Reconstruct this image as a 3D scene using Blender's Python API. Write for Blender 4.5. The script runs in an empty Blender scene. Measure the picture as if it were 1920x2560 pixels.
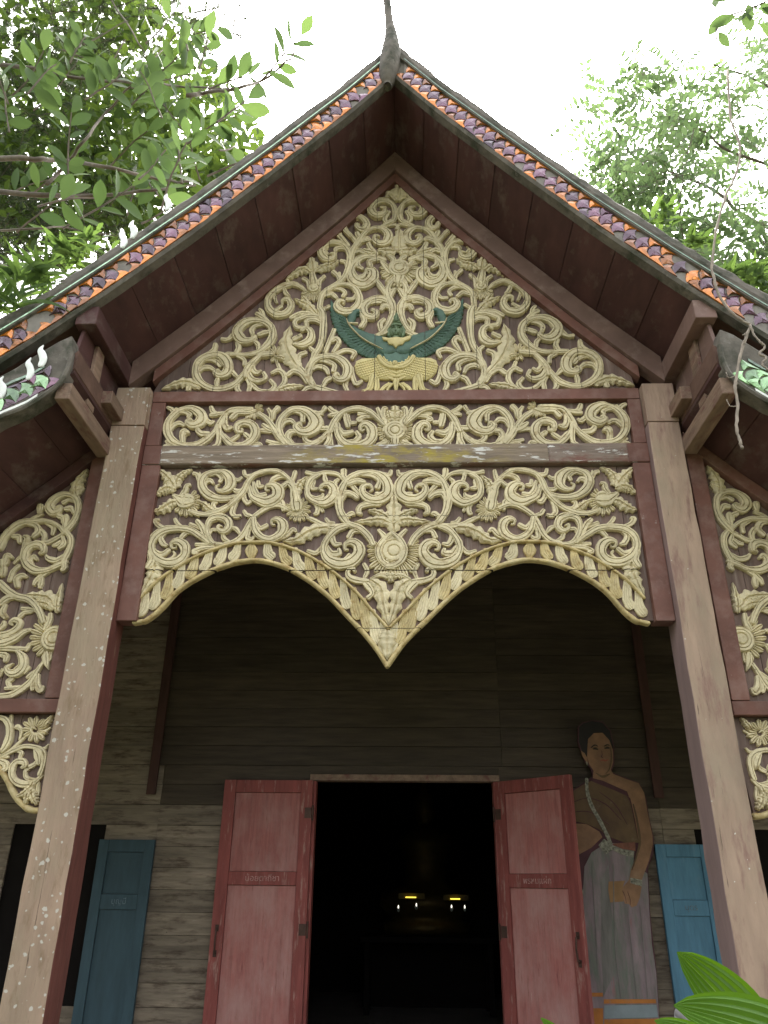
import bpy, bmesh, math, random
from mathutils import Vector, Matrix
random.seed(7)
R = math.radians
scene = bpy.context.scene
COL = scene.collection

# ------------------------------------------------------------------ camera
F_PX, W_PX, H_PX = 1923.0, 1920.0, 2560.0
PITCH, YAW, ROLL = R(25.8), R(1.8), R(0.58)
CAM = Vector((0.0, 0.0, 1.6))
FW = Vector((-math.sin(YAW) * math.cos(PITCH), math.cos(YAW) * math.cos(PITCH), math.sin(PITCH)))
_rt = Vector((math.cos(YAW), math.sin(YAW), 0.0))
_up = _rt.cross(FW)
RT = _rt * math.cos(ROLL) + _up * math.sin(ROLL)
UP = -_rt * math.sin(ROLL) + _up * math.cos(ROLL)
cd = bpy.data.cameras.new("camera")
cam = bpy.data.objects.new("camera", cd)
COL.objects.link(cam)
cam.matrix_world = Matrix(((RT.x, UP.x, -FW.x, CAM.x), (RT.y, UP.y, -FW.y, CAM.y), (RT.z, UP.z, -FW.z, CAM.z), (0, 0, 0, 1)))
cd.sensor_fit = 'VERTICAL'
cd.sensor_height = 24.0
cd.lens = 24.0 * F_PX / H_PX
cd.clip_end = 800
cd.clip_start = 0.05
scene.camera = cam

# ------------------------------------------------------------------ sky, sun, exposure
SUN_EL, SUN_ROT = R(58), R(8)
wd = bpy.data.worlds.new("World")
scene.world = wd
wd.use_nodes = True
nt = wd.node_tree
sky = nt.nodes.new('ShaderNodeTexSky')
sky.sky_type = 'NISHITA'
sky.sun_disc = False
sky.sun_elevation = SUN_EL
sky.sun_rotation = SUN_ROT
sky.air_density = 1.0
sky.dust_density = 6.0
sky.ozone_density = 0.6
bg = nt.nodes['Background']
bg.inputs['Strength'].default_value = 0.15
ov = nt.nodes.new('ShaderNodeHueSaturation')      # bright overcast: the sky's blue mostly washed out
ov.inputs['Saturation'].default_value = 0.22
nt.links.new(sky.outputs['Color'], ov.inputs['Color'])
nt.links.new(ov.outputs['Color'], bg.inputs['Color'])
sd = bpy.data.lights.new("sun", 'SUN')
sd.energy = 1.5
sd.angle = R(14)
sd.color = (1.0, 0.95, 0.86)
sun = bpy.data.objects.new("sun", sd)
COL.objects.link(sun)
sdir = Vector((math.sin(SUN_ROT) * math.cos(SUN_EL), math.cos(SUN_ROT) * math.cos(SUN_EL), math.sin(SUN_EL)))
sun.rotation_euler = (-sdir).to_track_quat('-Z', 'Y').to_euler()
sun.location = (0, 0, 30)
vs = scene.view_settings
vs.view_transform = 'Standard'
vs.look = 'None'
vs.gamma = 1.0
vs.use_curve_mapping = False
vs.exposure = 2.7
scene.cycles.max_bounces = 8
scene.cycles.transparent_max_bounces = 6
scene.cycles.use_denoising = True


def on_y(px, py, y):
    d = FW + RT * ((px - W_PX / 2) / F_PX) - UP * ((py - H_PX / 2) / F_PX)
    return CAM + d * ((y - CAM.y) / d.y)


# ------------------------------------------------------------------ materials
MATS = {}


def mat(name, base, rough=0.65, var=0.25, scale=6.0, stretch=(1, 1, 1), bump=0.15, rnd=0.12, spec=0.3,
        wear=None, spots=None, wear2=None, metallic=0.0, bump_scale=None, wear_x=None, wear3=None):
    if name in MATS:
        return MATS[name]
    m = bpy.data.materials.new(name)
    MATS[name] = m
    m.use_nodes = True
    t = m.node_tree
    N, L = t.nodes, t.links
    b = N['Principled BSDF']
    b.inputs['Roughness'].default_value = rough
    b.inputs['Specular IOR Level'].default_value = spec
    b.inputs['Metallic'].default_value = metallic
    tc = N.new('ShaderNodeTexCoord')
    mp = N.new('ShaderNodeMapping')
    mp.inputs['Scale'].default_value = stretch
    L.new(tc.outputs['Object'], mp.inputs['Vector'])
    oi = N.new('ShaderNodeObjectInfo')
    add = N.new('ShaderNodeVectorMath')
    add.operation = 'ADD'
    sc_ = N.new('ShaderNodeVectorMath')
    sc_.operation = 'SCALE'
    comb = N.new('ShaderNodeCombineXYZ')
    for i in range(3):
        L.new(oi.outputs['Random'], comb.inputs[i])
    L.new(comb.outputs[0], sc_.inputs[0])
    sc_.inputs['Scale'].default_value = 13.0 if rnd > 0 else 0.0
    L.new(mp.outputs[0], add.inputs[0])
    L.new(sc_.outputs[0], add.inputs[1])
    n1 = N.new('ShaderNodeTexNoise')
    n1.inputs['Scale'].default_value = scale
    n1.inputs['Detail'].default_value = 7
    n1.inputs['Roughness'].default_value = 0.62
    L.new(add.outputs[0], n1.inputs['Vector'])
    rp = N.new('ShaderNodeValToRGB')
    rp.color_ramp.elements[0].position = 0.3
    rp.color_ramp.elements[1].position = 0.7
    rp.color_ramp.elements[0].color = [c * (1 - var) for c in base] + [1]
    rp.color_ramp.elements[1].color = [min(1, c * (1 + var)) for c in base] + [1]
    L.new(n1.outputs['Fac'], rp.inputs['Fac'])
    col = rp.outputs['Color']

    def mixin(fac_out, color):
        nonlocal col
        mx = N.new('ShaderNodeMix')
        mx.data_type = 'RGBA'
        L.new(fac_out, mx.inputs['Factor'])
        L.new(col, mx.inputs['A'])
        mx.inputs['B'].default_value = (*color, 1)
        col = mx.outputs['Result']

    for k, w in enumerate((wear, wear2, wear3)):
        if w:
            color, lo, hi, wsc, wst = w
            mp2 = N.new('ShaderNodeMapping')
            mp2.inputs['Scale'].default_value = wst
            mp2.inputs['Location'].default_value = (3.1 * k, 1.7, 5.3 * k)
            L.new(tc.outputs['Object'], mp2.inputs['Vector'])
            n2 = N.new('ShaderNodeTexNoise')
            n2.inputs['Scale'].default_value = wsc
            n2.inputs['Detail'].default_value = 8
            n2.inputs['Roughness'].default_value = 0.68
            L.new(mp2.outputs[0], n2.inputs['Vector'])
            mr = N.new('ShaderNodeMapRange')
            mr.inputs['From Min'].default_value = lo
            mr.inputs['From Max'].default_value = hi
            L.new(n2.outputs['Fac'], mr.inputs['Value'])
            fo = mr.outputs[0]
            if wear_x and k == 0:          # this stain keeps to one stretch of the timber
                sx = N.new('ShaderNodeSeparateXYZ')
                L.new(tc.outputs['Object'], sx.inputs[0])
                wn = N.new('ShaderNodeMath'); wn.operation = 'SUBTRACT'
                L.new(sx.outputs[0], wn.inputs[0]); wn.inputs[1].default_value = wear_x[0]
                ab = N.new('ShaderNodeMath'); ab.operation = 'ABSOLUTE'
                L.new(wn.outputs[0], ab.inputs[0])
                m2 = N.new('ShaderNodeMapRange')
                m2.inputs['From Min'].default_value = wear_x[1]
                m2.inputs['From Max'].default_value = wear_x[1] * .3
                L.new(ab.outputs[0], m2.inputs['Value'])
                mu = N.new('ShaderNodeMath'); mu.operation = 'MULTIPLY'
                L.new(fo, mu.inputs[0]); L.new(m2.outputs[0], mu.inputs[1])
                fo = mu.outputs[0]
            mixin(fo, color)
    if spots:
        for color, ssc, thr, gate in spots:
            vo = N.new('ShaderNodeTexVoronoi')
            vo.inputs['Scale'].default_value = ssc
            vo.inputs['Randomness'].default_value = 1.0
            nw = N.new('ShaderNodeTexNoise')
            nw.inputs['Scale'].default_value = ssc * 1.5
            L.new(tc.outputs['Object'], nw.inputs['Vector'])
            dm = N.new('ShaderNodeMixRGB')
            dm.inputs['Fac'].default_value = 0.02
            L.new(tc.outputs['Object'], dm.inputs['Color1'])
            L.new(nw.outputs['Color'], dm.inputs['Color2'])
            L.new(dm.outputs[0], vo.inputs['Vector'])
            # radius of each spot varies with the cell's own colour
            sepc = N.new('ShaderNodeSeparateColor')
            L.new(vo.outputs['Color'], sepc.inputs[0])
            pw = N.new('ShaderNodeMath')
            pw.operation = 'POWER'
            L.new(sepc.outputs[0], pw.inputs[0])
            pw.inputs[1].default_value = gate
            ml = N.new('ShaderNodeMath')
            ml.operation = 'MULTIPLY'
            L.new(pw.outputs[0], ml.inputs[0])
            ml.inputs[1].default_value = thr
            sb = N.new('ShaderNodeMath')
            sb.operation = 'SUBTRACT'
            L.new(ml.outputs[0], sb.inputs[0])
            L.new(vo.outputs['Distance'], sb.inputs[1])
            mr = N.new('ShaderNodeMapRange')
            mr.inputs['From Min'].default_value = 0.0
            mr.inputs['From Max'].default_value = thr * 0.18
            mr.inputs['To Max'].default_value = 0.85
            L.new(sb.outputs[0], mr.inputs['Value'])
            mixin(mr.outputs[0], color)
    hs = N.new('ShaderNodeHueSaturation')
    mr = N.new('ShaderNodeMapRange')
    mr.inputs['To Min'].default_value = 1 - rnd
    mr.inputs['To Max'].default_value = 1 + rnd
    L.new(oi.outputs['Random'], mr.inputs['Value'])
    L.new(mr.outputs[0], hs.inputs['Value'])
    L.new(col, hs.inputs['Color'])
    L.new(hs.outputs[0], b.inputs['Base Color'])
    if bump > 0:
        bp = N.new('ShaderNodeBump')
        bp.inputs['Strength'].default_value = bump
        bp.inputs['Distance'].default_value = 0.01
        n3 = N.new('ShaderNodeTexNoise')
        n3.inputs['Scale'].default_value = bump_scale or scale * 3
        n3.inputs['Detail'].default_value = 6
        L.new(add.outputs[0], n3.inputs['Vector'])
        L.new(n3.outputs['Fac'], bp.inputs['Height'])
        L.new(bp.outputs[0], b.inputs['Normal'])
    return m


def leaf_mat(name, c1, c2, trans=0.5, rough=0.55):
    m = bpy.data.materials.new(name)
    m.use_nodes = True
    t = m.node_tree
    N, L = t.nodes, t.links
    b = N['Principled BSDF']
    out = N['Material Output']
    b.inputs['Roughness'].default_value = rough
    b.inputs['Specular IOR Level'].default_value = 0.2
    geo = N.new('ShaderNodeNewGeometry')
    oi = N.new('ShaderNodeObjectInfo')
    ad = N.new('ShaderNodeMath')
    ad.operation = 'ADD'
    L.new(geo.outputs['Random Per Island'], ad.inputs[0])
    L.new(oi.outputs['Random'], ad.inputs[1])
    fr = N.new('ShaderNodeMath')
    fr.operation = 'FRACT'
    L.new(ad.outputs[0], fr.inputs[0])
    rp = N.new('ShaderNodeValToRGB')
    rp.color_ramp.elements[0].color = (*c1, 1)
    rp.color_ramp.elements[1].color = (*c2, 1)
    L.new(fr.outputs[0], rp.inputs['Fac'])
    L.new(rp.outputs[0], b.inputs['Base Color'])
    tr = N.new('ShaderNodeBsdfTranslucent')
    hs = N.new('ShaderNodeHueSaturation')
    hs.inputs['Hue'].default_value = 0.485
    hs.inputs['Saturation'].default_value = 1.1
    hs.inputs['Value'].default_value = 1.5
    L.new(rp.outputs[0], hs.inputs['Color'])
    L.new(hs.outputs[0], tr.inputs['Color'])
    mx = N.new('ShaderNodeMixShader')
    mx.inputs[0].default_value = trans
    L.new(b.outputs[0], mx.inputs[1])
    L.new(tr.outputs[0], mx.inputs[2])
    L.new(mx.outputs[0], out.inputs['Surface'])
    MATS[name] = m
    return m


def emit_mat(name, color, strength):
    m = bpy.data.materials.new(name)
    m.use_nodes = True
    b = m.node_tree.nodes['Principled BSDF']
    b.inputs['Base Color'].default_value = (*color, 1)
    b.inputs['Emission Color'].default_value = (*color, 1)
    b.inputs['Emission Strength'].default_value = strength
    MATS[name] = m
    return m


CREAM = mat('cream_carved_wood', (0.61, 0.525, 0.33), 0.6, 0.18, 9, bump=0.6, rnd=0.07, bump_scale=40,
            wear=((0.34, 0.25, 0.12), 0.55, 0.72, 17, (1, 1, 1)), wear2=((0.25, 0.17, 0.09), 0.655, 0.70, 26, (1, 1, 1)),
            spots=[((0.05, 0.035, 0.025), 9, 0.07, 4)])
CREAM_OLD = mat('gold_worn_border', (0.50, 0.395, 0.19), 0.55, 0.25, 14, bump=0.35, rnd=0.08, bump_scale=45,
                wear=((0.30, 0.19, 0.06), 0.5, 0.68, 22, (1, 1, 1)), wear2=((0.62, 0.52, 0.3), 0.52, 0.7, 9, (1, 1, 1)))
YELLOWC = mat('pale_yellow_relief', (0.62, 0.52, 0.25), 0.6, 0.14, 12, bump=0.2, rnd=0.05)
GREENR = mat('green_painted_relief', (0.085, 0.145, 0.108), 0.55, 0.3, 14, bump=0.2, rnd=0.06,
             wear=((0.10, 0.19, 0.15), 0.55, 0.75, 20, (1, 1, 1)))
BACKING = mat('brown_backing_board', (0.145, 0.098, 0.08), 0.75, 0.3, 4, (6, 6, 0.8), 0.3, 0.22,
              wear=((0.24, 0.195, 0.165), 0.54, 0.7, 3, (9, 9, 0.7)))
REDF = mat('red_brown_painted_timber', (0.150, 0.068, 0.050), 0.6, 0.22, 5, (1, 1, 1), 0.2, 0.12,
           wear=((0.22, 0.135, 0.11), 0.47, 0.72, 6, (1, 1, 1)), wear2=((0.33, 0.27, 0.24), 0.66, 0.72, 24, (1, 1, 0.5)),
           spots=[((0.03, 0.015, 0.012), 9, 0.06, 5)])
RAKE = mat('faded_pink_brown_timber', (0.17, 0.105, 0.085), 0.65, 0.2, 5, (1, 1, 1), 0.2, 0.06,
           wear=((0.27, 0.19, 0.16), 0.52, 0.7, 6, (1, 1, 1)))
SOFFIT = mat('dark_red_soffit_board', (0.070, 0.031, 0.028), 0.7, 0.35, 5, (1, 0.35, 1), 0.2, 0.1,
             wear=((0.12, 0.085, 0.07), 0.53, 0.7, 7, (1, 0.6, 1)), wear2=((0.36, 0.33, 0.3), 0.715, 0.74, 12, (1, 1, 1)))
GREYW = mat('weathered_grey_rail', (0.20, 0.155, 0.125), 0.8, 0.35, 7, (0.5, 1, 5), 0.5, 0.1,
            wear=((0.17, 0.085, 0.065), 0.5, 0.62, 5, (0.8, 1, 1.5)), wear2=((0.62, 0.60, 0.56), 0.575, 0.6, 5, (0.8, 1, 4.5)))
MOSSW = mat('mossy_weathered_rail', (0.22, 0.17, 0.125), 0.8, 0.35, 7, (0.5, 1, 5), 0.5, 0.1,
            wear=((0.33, 0.26, 0.05), 0.44, 0.58, 5, (0.9, 1, 2.2)), wear2=((0.58, 0.56, 0.52), 0.565, 0.6, 6, (0.8, 1, 4.5)), wear_x=(-.05, .75))
COLUMN = mat('pinkish_brown_column', (0.32, 0.225, 0.16), 0.75, 0.25, 4, (2, 2, 0.4), 0.5, 0.05,
             wear3=((0.10, 0.07, 0.05), 0.635, 0.665, 4, (11, 11, 0.28)),
             wear=((0.30, 0.245, 0.165), 0.44, 0.66, 1.6, (1, 1, 0.55)), wear2=((0.19, 0.13, 0.075), 0.53, 0.7, 9, (1.5, 1.5, 0.4)),
             spots=[((0.50, 0.47, 0.41), 38, 0.42, 2.4), ((0.52, 0.49, 0.43), 17, 0.20, 2.4)], bump_scale=30)
COLUMN_R = mat('pinkish_brown_column_clean', (0.34, 0.24, 0.175), 0.75, 0.28, 4, (2, 2, 0.4), 0.5, 0.05,
               wear3=((0.11, 0.075, 0.055), 0.64, 0.67, 4, (11, 11, 0.28)),
               wear=((0.29, 0.235, 0.165), 0.5, 0.7, 1.8, (1, 1, 0.55)), wear2=((0.24, 0.145, 0.115), 0.52, 0.66, 9, (1.5, 1.5, 0.35)),
               spots=[((0.62, 0.60, 0.54), 26, 0.12, 5)], bump_scale=30)
COLRED = mat('dark_red_column_side', (0.125, 0.045, 0.034), 0.7, 0.25, 6, (3, 3, 0.5), 0.25, 0.05,
             wear=((0.23, 0.14, 0.10), 0.62, 0.72, 9, (3, 3, 0.5)))
COLMAUVE = mat('mauve_column_side', (0.26, 0.18, 0.165), 0.7, 0.15, 4, (3, 3, 0.5), 0.2, 0.05)
BEAM = mat('bare_brown_timber', (0.20, 0.135, 0.095), 0.8, 0.3, 5, (5, 1, 5), 0.4, 0.12,
           wear=((0.13, 0.055, 0.045), 0.52, 0.68, 6, (3, 1, 3)))
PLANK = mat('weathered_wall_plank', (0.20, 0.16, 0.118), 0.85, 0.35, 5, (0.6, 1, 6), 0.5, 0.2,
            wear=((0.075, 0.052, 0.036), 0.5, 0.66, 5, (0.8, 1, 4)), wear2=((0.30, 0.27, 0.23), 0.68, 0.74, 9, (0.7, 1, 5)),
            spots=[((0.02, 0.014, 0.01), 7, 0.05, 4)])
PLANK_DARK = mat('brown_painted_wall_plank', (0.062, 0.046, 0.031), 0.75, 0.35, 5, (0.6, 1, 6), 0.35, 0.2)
DOORR = mat('faded_red_door_paint', (0.29, 0.105, 0.09), 0.7, 0.2, 6, (9, 9, 0.6), 0.4, 0.08,
            wear=((0.38, 0.225, 0.20), 0.4, 0.72, 2.2, (1.5, 1.5, 0.8)), wear2=((0.15, 0.04, 0.034), 0.6, 0.74, 9, (7, 7, 0.5)), wear3=((0.40, 0.30, 0.26), 0.66, 0.7, 8, (8, 8, 0.5)))
DOORF = mat('worn_red_door_frame', (0.21, 0.055, 0.046), 0.7, 0.25, 5, (5, 5, 0.7), 0.3, 0.08,
            wear=((0.34, 0.21, 0.17), 0.56, 0.7, 9, (4, 4, 0.6)))
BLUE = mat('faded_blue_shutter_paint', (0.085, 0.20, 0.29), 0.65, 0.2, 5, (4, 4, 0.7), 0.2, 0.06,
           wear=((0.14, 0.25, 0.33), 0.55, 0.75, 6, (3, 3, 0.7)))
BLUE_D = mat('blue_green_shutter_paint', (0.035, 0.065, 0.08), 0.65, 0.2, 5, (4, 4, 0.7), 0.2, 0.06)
CEMENT = mat('grey_cement_moulding', (0.13, 0.115, 0.095), 0.9, 0.35, 7, (1, 1, 1), 0.7, 0.06,
             wear=((0.045, 0.048, 0.032), 0.48, 0.64, 6, (1, 1, 1)), wear2=((0.19, 0.175, 0.15), 0.6, 0.7, 11, (1, 1, 1)))
GROUT = mat('pale_grout', (0.22, 0.20, 0.175), 0.85, 0.25, 12, bump=0.3, rnd=0.03)
TILEROOF = mat('old_roof_tile', (0.13, 0.075, 0.055), 0.9, 0.3, 6, bump=0.5, rnd=0.1)
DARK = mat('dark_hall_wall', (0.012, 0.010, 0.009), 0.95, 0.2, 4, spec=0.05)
FLOORM = mat('porch_floor_cement', (0.13, 0.115, 0.10), 0.8, 0.2, 3, bump=0.1)
GROUND = mat('leafy_earth', (0.085, 0.075, 0.055), 0.9, 0.4, 1.2, bump=0.4, wear=((0.05, 0.07, 0.025), 0.45, 0.6, 0.8, (1, 1, 1)))
IRON = mat('rusty_iron', (0.07, 0.04, 0.03), 0.6, 0.3, 20, bump=0.2, metallic=0.5)
BARK = mat('grey_brown_bark', (0.12, 0.10, 0.075), 0.9, 0.35, 9, bump=0.6, rnd=0.1)
VINE = mat('dry_vine_stem', (0.27, 0.225, 0.18), 0.85, 0.3, 20, bump=0.4, rnd=0.05)
WHITEG = mat('white_glass_piece', (0.70, 0.72, 0.66), 0.25, 0.1, 20, bump=0.05, rnd=0.1, spec=0.6)
GOLD = mat('dark_gilt_statue', (0.10, 0.065, 0.02), 0.45, 0.2, 12, bump=0.1, metallic=0.5)


def glass_tile_mat(name, c, rough=0.16):
    m = mat(name, c, rough, 0.35, 30, bump=0.5, rnd=0.6, spec=0.7, bump_scale=25, wear=((0.10, 0.085, 0.065), 0.55, 0.7, 25, (1, 1, 1)))
    b = m.node_tree.nodes['Principled BSDF']
    b.inputs['Metallic'].default_value = 0.45
    b.inputs['Coat Weight'].default_value = 0.7
    b.inputs['Coat Roughness'].default_value = 0.08
    return m


AMBER = glass_tile_mat('amber_mirror_glass', (0.42, 0.13, 0.008))
PURPLE = glass_tile_mat('purple_mirror_glass', (0.105, 0.042, 0.07))
GREENG = glass_tile_mat('green_mirror_glass', (0.24, 0.40, 0.19))
GREENST = glass_tile_mat('pale_green_glass_strip', (0.26, 0.38, 0.25))
LEAF_A = leaf_mat('broad_green_leaf', (0.045, 0.08, 0.028), (0.08, 0.13, 0.042), 0.45)
LEAF_B = leaf_mat('bright_canopy_leaf', (0.03, 0.055, 0.014), (0.075, 0.12, 0.026), 0.42)
LEAF_C = leaf_mat('dark_needle', (0.03, 0.045, 0.02), (0.055, 0.075, 0.03), 0.3)
LEAF_D = leaf_mat('feathery_leaflet', (0.07, 0.115, 0.05), (0.115, 0.175, 0.075), 0.52)
LEAF_E = leaf_mat('ginger_leaf', (0.075, 0.17, 0.018), (0.085, 0.185, 0.02), 0.4, 0.4)
LEAF_E2 = leaf_mat('ginger_leaf_fold', (0.055, 0.13, 0.014), (0.07, 0.15, 0.018), 0.35, 0.4)
LEAF_RIB = leaf_mat('ginger_leaf_midrib', (0.14, 0.24, 0.06), (0.15, 0.25, 0.07), 0.3, 0.4)
FERN = leaf_mat('strap_fern', (0.05, 0.09, 0.025), (0.09, 0.15, 0.04), 0.4)


# ------------------------------------------------------------------ mesh helpers
def root(name, loc, label, cat, group=None):
    o = bpy.data.objects.new(name, None)
    COL.objects.link(o)
    o.location = loc
    o['label'] = label
    o['category'] = cat
    if group:
        o['group'] = group
    o.empty_display_size = 0.2
    return o


def tag(o, label, cat, group=None):
    o['label'] = label
    o['category'] = cat
    if group:
        o['group'] = group
    return o


class MB:
    def __init__(s):
        s.v, s.f, s.mi = [], [], []

    def add(s, verts, faces, mi=0):
        k = len(s.v)
        s.v += [tuple(p) for p in verts]
        for f in faces:
            s.f.append([i + k for i in f])
            s.mi.append(mi)

    def box(s, x0, x1, y0, y1, z0, z1, mi=0):
        s.add([(x0, y0, z0), (x1, y0, z0), (x1, y1, z0), (x0, y1, z0), (x0, y0, z1), (x1, y0, z1), (x1, y1, z1), (x0, y1, z1)],
              [(0, 3, 2, 1), (4, 5, 6, 7), (0, 1, 5, 4), (1, 2, 6, 5), (2, 3, 7, 6), (3, 0, 4, 7)], mi)

    def prism(s, poly, y0, y1, mi=0):
        """poly = list of (x, z); front face at y0"""
        n = len(poly)
        s.add([(x, y0, z) for x, z in poly] + [(x, y1, z) for x, z in poly],
              [list(range(n)), list(range(2 * n - 1, n - 1, -1))] + [(i, i + n, (i + 1) % n + n, (i + 1) % n) for i in range(n)], mi)

    def tube(s, pts, radii, n=8, mi=0, cap=True):
        pts = [Vector(p) for p in pts]
        k0 = len(s.v)
        vv, ff = [], []
        prev = None
        for i, p in enumerate(pts):
            d = (pts[min(i + 1, len(pts) - 1)] - pts[max(i - 1, 0)])
            if d.length < 1e-9:
                d = Vector((0, 0, 1))
            d.normalize()
            if prev is None:
                a = Vector((0, 0, 1)) if abs(d.z) < 0.9 else Vector((1, 0, 0))
                u = d.cross(a).normalized()
            else:
                u = (prev - d * prev.dot(d)).normalized()
            prev = u
            w = d.cross(u)
            r = radii[i] if isinstance(radii, (list, tuple)) else radii
            for j in range(n):
                a = 2 * math.pi * j / n
                vv.append(p + (u * math.cos(a) + w * math.sin(a)) * r)
        for i in range(len(pts) - 1):
            for j in range(n):
                ff.append((i * n + j, i * n + (j + 1) % n, (i + 1) * n + (j + 1) % n, (i + 1) * n + j))
        if cap:
            ff.append(tuple(range(n - 1, -1, -1)))
            ff.append(tuple((len(pts) - 1) * n + j for j in range(n)))
        s.add(vv, ff, mi)

    def mesh(s, name, mats, smooth=False):
        me = bpy.data.meshes.new(name)
        me.from_pydata(s.v, [], s.f)
        for m in (mats if isinstance(mats, (list, tuple)) else [mats]):
            me.materials.append(m)
        me.polygons.foreach_set('material_index', s.mi)
        if smooth:
            me.polygons.foreach_set('use_smooth', [True] * len(me.polygons))
        me.update()
        return me

    def build(s, name, mats, parent=None, smooth=False, bevel=0.0):
        o = bpy.data.objects.new(name, s.mesh(name, mats, smooth))
        COL.objects.link(o)
        if parent:
            attach(o, parent)
        if bevel > 0:
            bv = o.modifiers.new('bevel', 'BEVEL')
            bv.width = bevel
            bv.segments = 2
            bv.limit_method = 'ANGLE'
        return o


def world_of(o):
    m = o.matrix_basis.copy()
    if o.parent:
        m = world_of(o.parent) @ o.matrix_parent_inverse @ m
    return m


def attach(o, parent):
    o.parent = parent
    o.matrix_parent_inverse = world_of(parent).inverted()


def box(name, x0, x1, y0, y1, z0, z1, m, parent=None, bevel=0.004):
    b = MB()
    b.box(x0, x1, y0, y1, z0, z1)
    return b.build(name, m, parent, bevel=bevel)


def catmull(pts, n_per=5):
    """pts: list of equal-length tuples; returns a smooth resampled list"""
    if len(pts) < 3:
        a, b = pts[0], pts[-1]
        return [tuple(a[k] + (b[k] - a[k]) * i / (n_per * 2) for k in range(len(a))) for i in range(n_per * 2 + 1)]
    P = [tuple(2 * pts[0][k] - pts[1][k] for k in range(len(pts[0])))] + list(pts) + \
        [tuple(2 * pts[-1][k] - pts[-2][k] for k in range(len(pts[0])))]
    out = []
    for i in range(1, len(P) - 2):
        for j in range(n_per):
            t = j / n_per
            q = []
            for k in range(len(P[0])):
                a, b, c, d = P[i - 1][k], P[i][k], P[i + 1][k], P[i + 2][k]
                q.append(0.5 * (2 * b + (c - a) * t + (2 * a - 5 * b + 4 * c - d) * t * t + (3 * b - a - 3 * c + d) * t ** 3))
            out.append(tuple(q))
    out.append(tuple(pts[-1]))
    return out


def lerp_tab(tab, x):
    if x <= tab[0][0]:
        (a, b), (c, d) = tab[0], tab[1]
    elif x >= tab[-1][0]:
        (a, b), (c, d) = tab[-2], tab[-1]
    else:
        for i in range(len(tab) - 1):
            if tab[i][0] <= x <= tab[i + 1][0]:
                (a, b), (c, d) = tab[i], tab[i + 1]
                break
    return b + (d - b) * (x - a) / (c - a)


# ------------------------------------------------------------------ carving: strokes on an upright plane
SECW = [(-1, 0), (-1, .7), (-.9, .93), (-.68, .97), (-.58, .60), (-.48, 1.0), (-.1, 1.03), (.28, 1.0), (.38, .45), (.48, .97), (.88, .92), (1, .66), (1, 0)]
SEC2 = [(-1, 0), (-1, .68), (-.86, .93), (-.25, 1.0), (.08, 1.0), (.22, .42), (.36, .97), (.86, .92), (1, .66), (1, 0)]
SEC1 = [(-1, 0), (-1, .6), (-.8, .9), (-.34, 1), (0, .45), (.34, 1), (.8, .9), (1, .6), (1, 0)]
SEC0 = [(-1, 0), (-1, .55), (-.75, .88), (-.3, 1.0), (.3, 1.0), (.75, .88), (1, .55), (1, 0)]


def stroke(mb, P, sec=None, h=None, mi=0, ybase=4.0, rise=0.22):
    """P: list of (x, z, full_width) on the plane y = ybase, relief grows towards -y"""
    wmax = max(p[2] for p in P)
    if h is None:
        h = min(0.033, max(0.017, wmax * 0.75)) * random.uniform(0.9, 1.08)
    if sec is None:
        sec = SECW if wmax > 0.040 else SEC2 if wmax > .02 else SEC0
    Q = catmull(P, 5)
    # caps
    def cap(a, b, w):
        d = Vector((a[0] - b[0], a[1] - b[1]))
        if d.length < 1e-9:
            return []
        d.normalize()
        return [(a[0] + d.x * w * .5 * s, a[1] + d.y * w * .5 * s, w * math.sqrt(max(0.02, 1 - s * s))) for s in (0.4, 0.72, 0.93)]
    Q0 = Q
    if P[0][2] > 0.006:
        Q0 = list(reversed(cap(Q[0], Q[1], P[0][2]))) + Q0
    if P[-1][2] > 0.006:
        Q0 = Q0 + cap(Q[-1], Q[-2], P[-1][2])
    Q = Q0
    n, ns = len(Q), len(sec)
    V, Fc = [], []
    f1, f2, g1, g2 = random.uniform(.25, .6), random.uniform(.7, 1.3), random.uniform(0, 6), random.uniform(0, 6)
    Q = [(x, z, w * (1 + .06 * math.sin(f1 * i + g1) + .035 * math.sin(f2 * i + g2) + random.uniform(-.02, .02))) for i, (x, z, w) in enumerate(Q)]   # the carver's hand
    for i, q in enumerate(Q):
        a, b = Q[max(0, i - 1)], Q[min(n - 1, i + 1)]
        d = Vector((b[0] - a[0], b[1] - a[1]))
        if d.length < 1e-9:
            d = Vector((1, 0))
        d.normalize()
        nx, nz = -d.y, d.x
        hw = max(0.0012, q[2] / 2)
        hh = h * (0.86 + rise * i / n) * min(1.0, 0.45 + 0.55 * hw / (0.28 * wmax))
        for u, e in sec:
            V.append((q[0] + nx * hw * u, ybase - hh * (e + (random.uniform(-.05, .05) if .3 < e else 0)), q[1] + nz * hw * u))
    for i in range(n - 1):
        for j in range(ns - 1):
            Fc.append((i * ns + j, i * ns + j + 1, (i + 1) * ns + j + 1, (i + 1) * ns + j))
    Fc.append(tuple(range(ns)))
    Fc.append(tuple((n - 1) * ns + j for j in range(ns - 1, -1, -1)))
    mb.add(V, Fc, mi)


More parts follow.
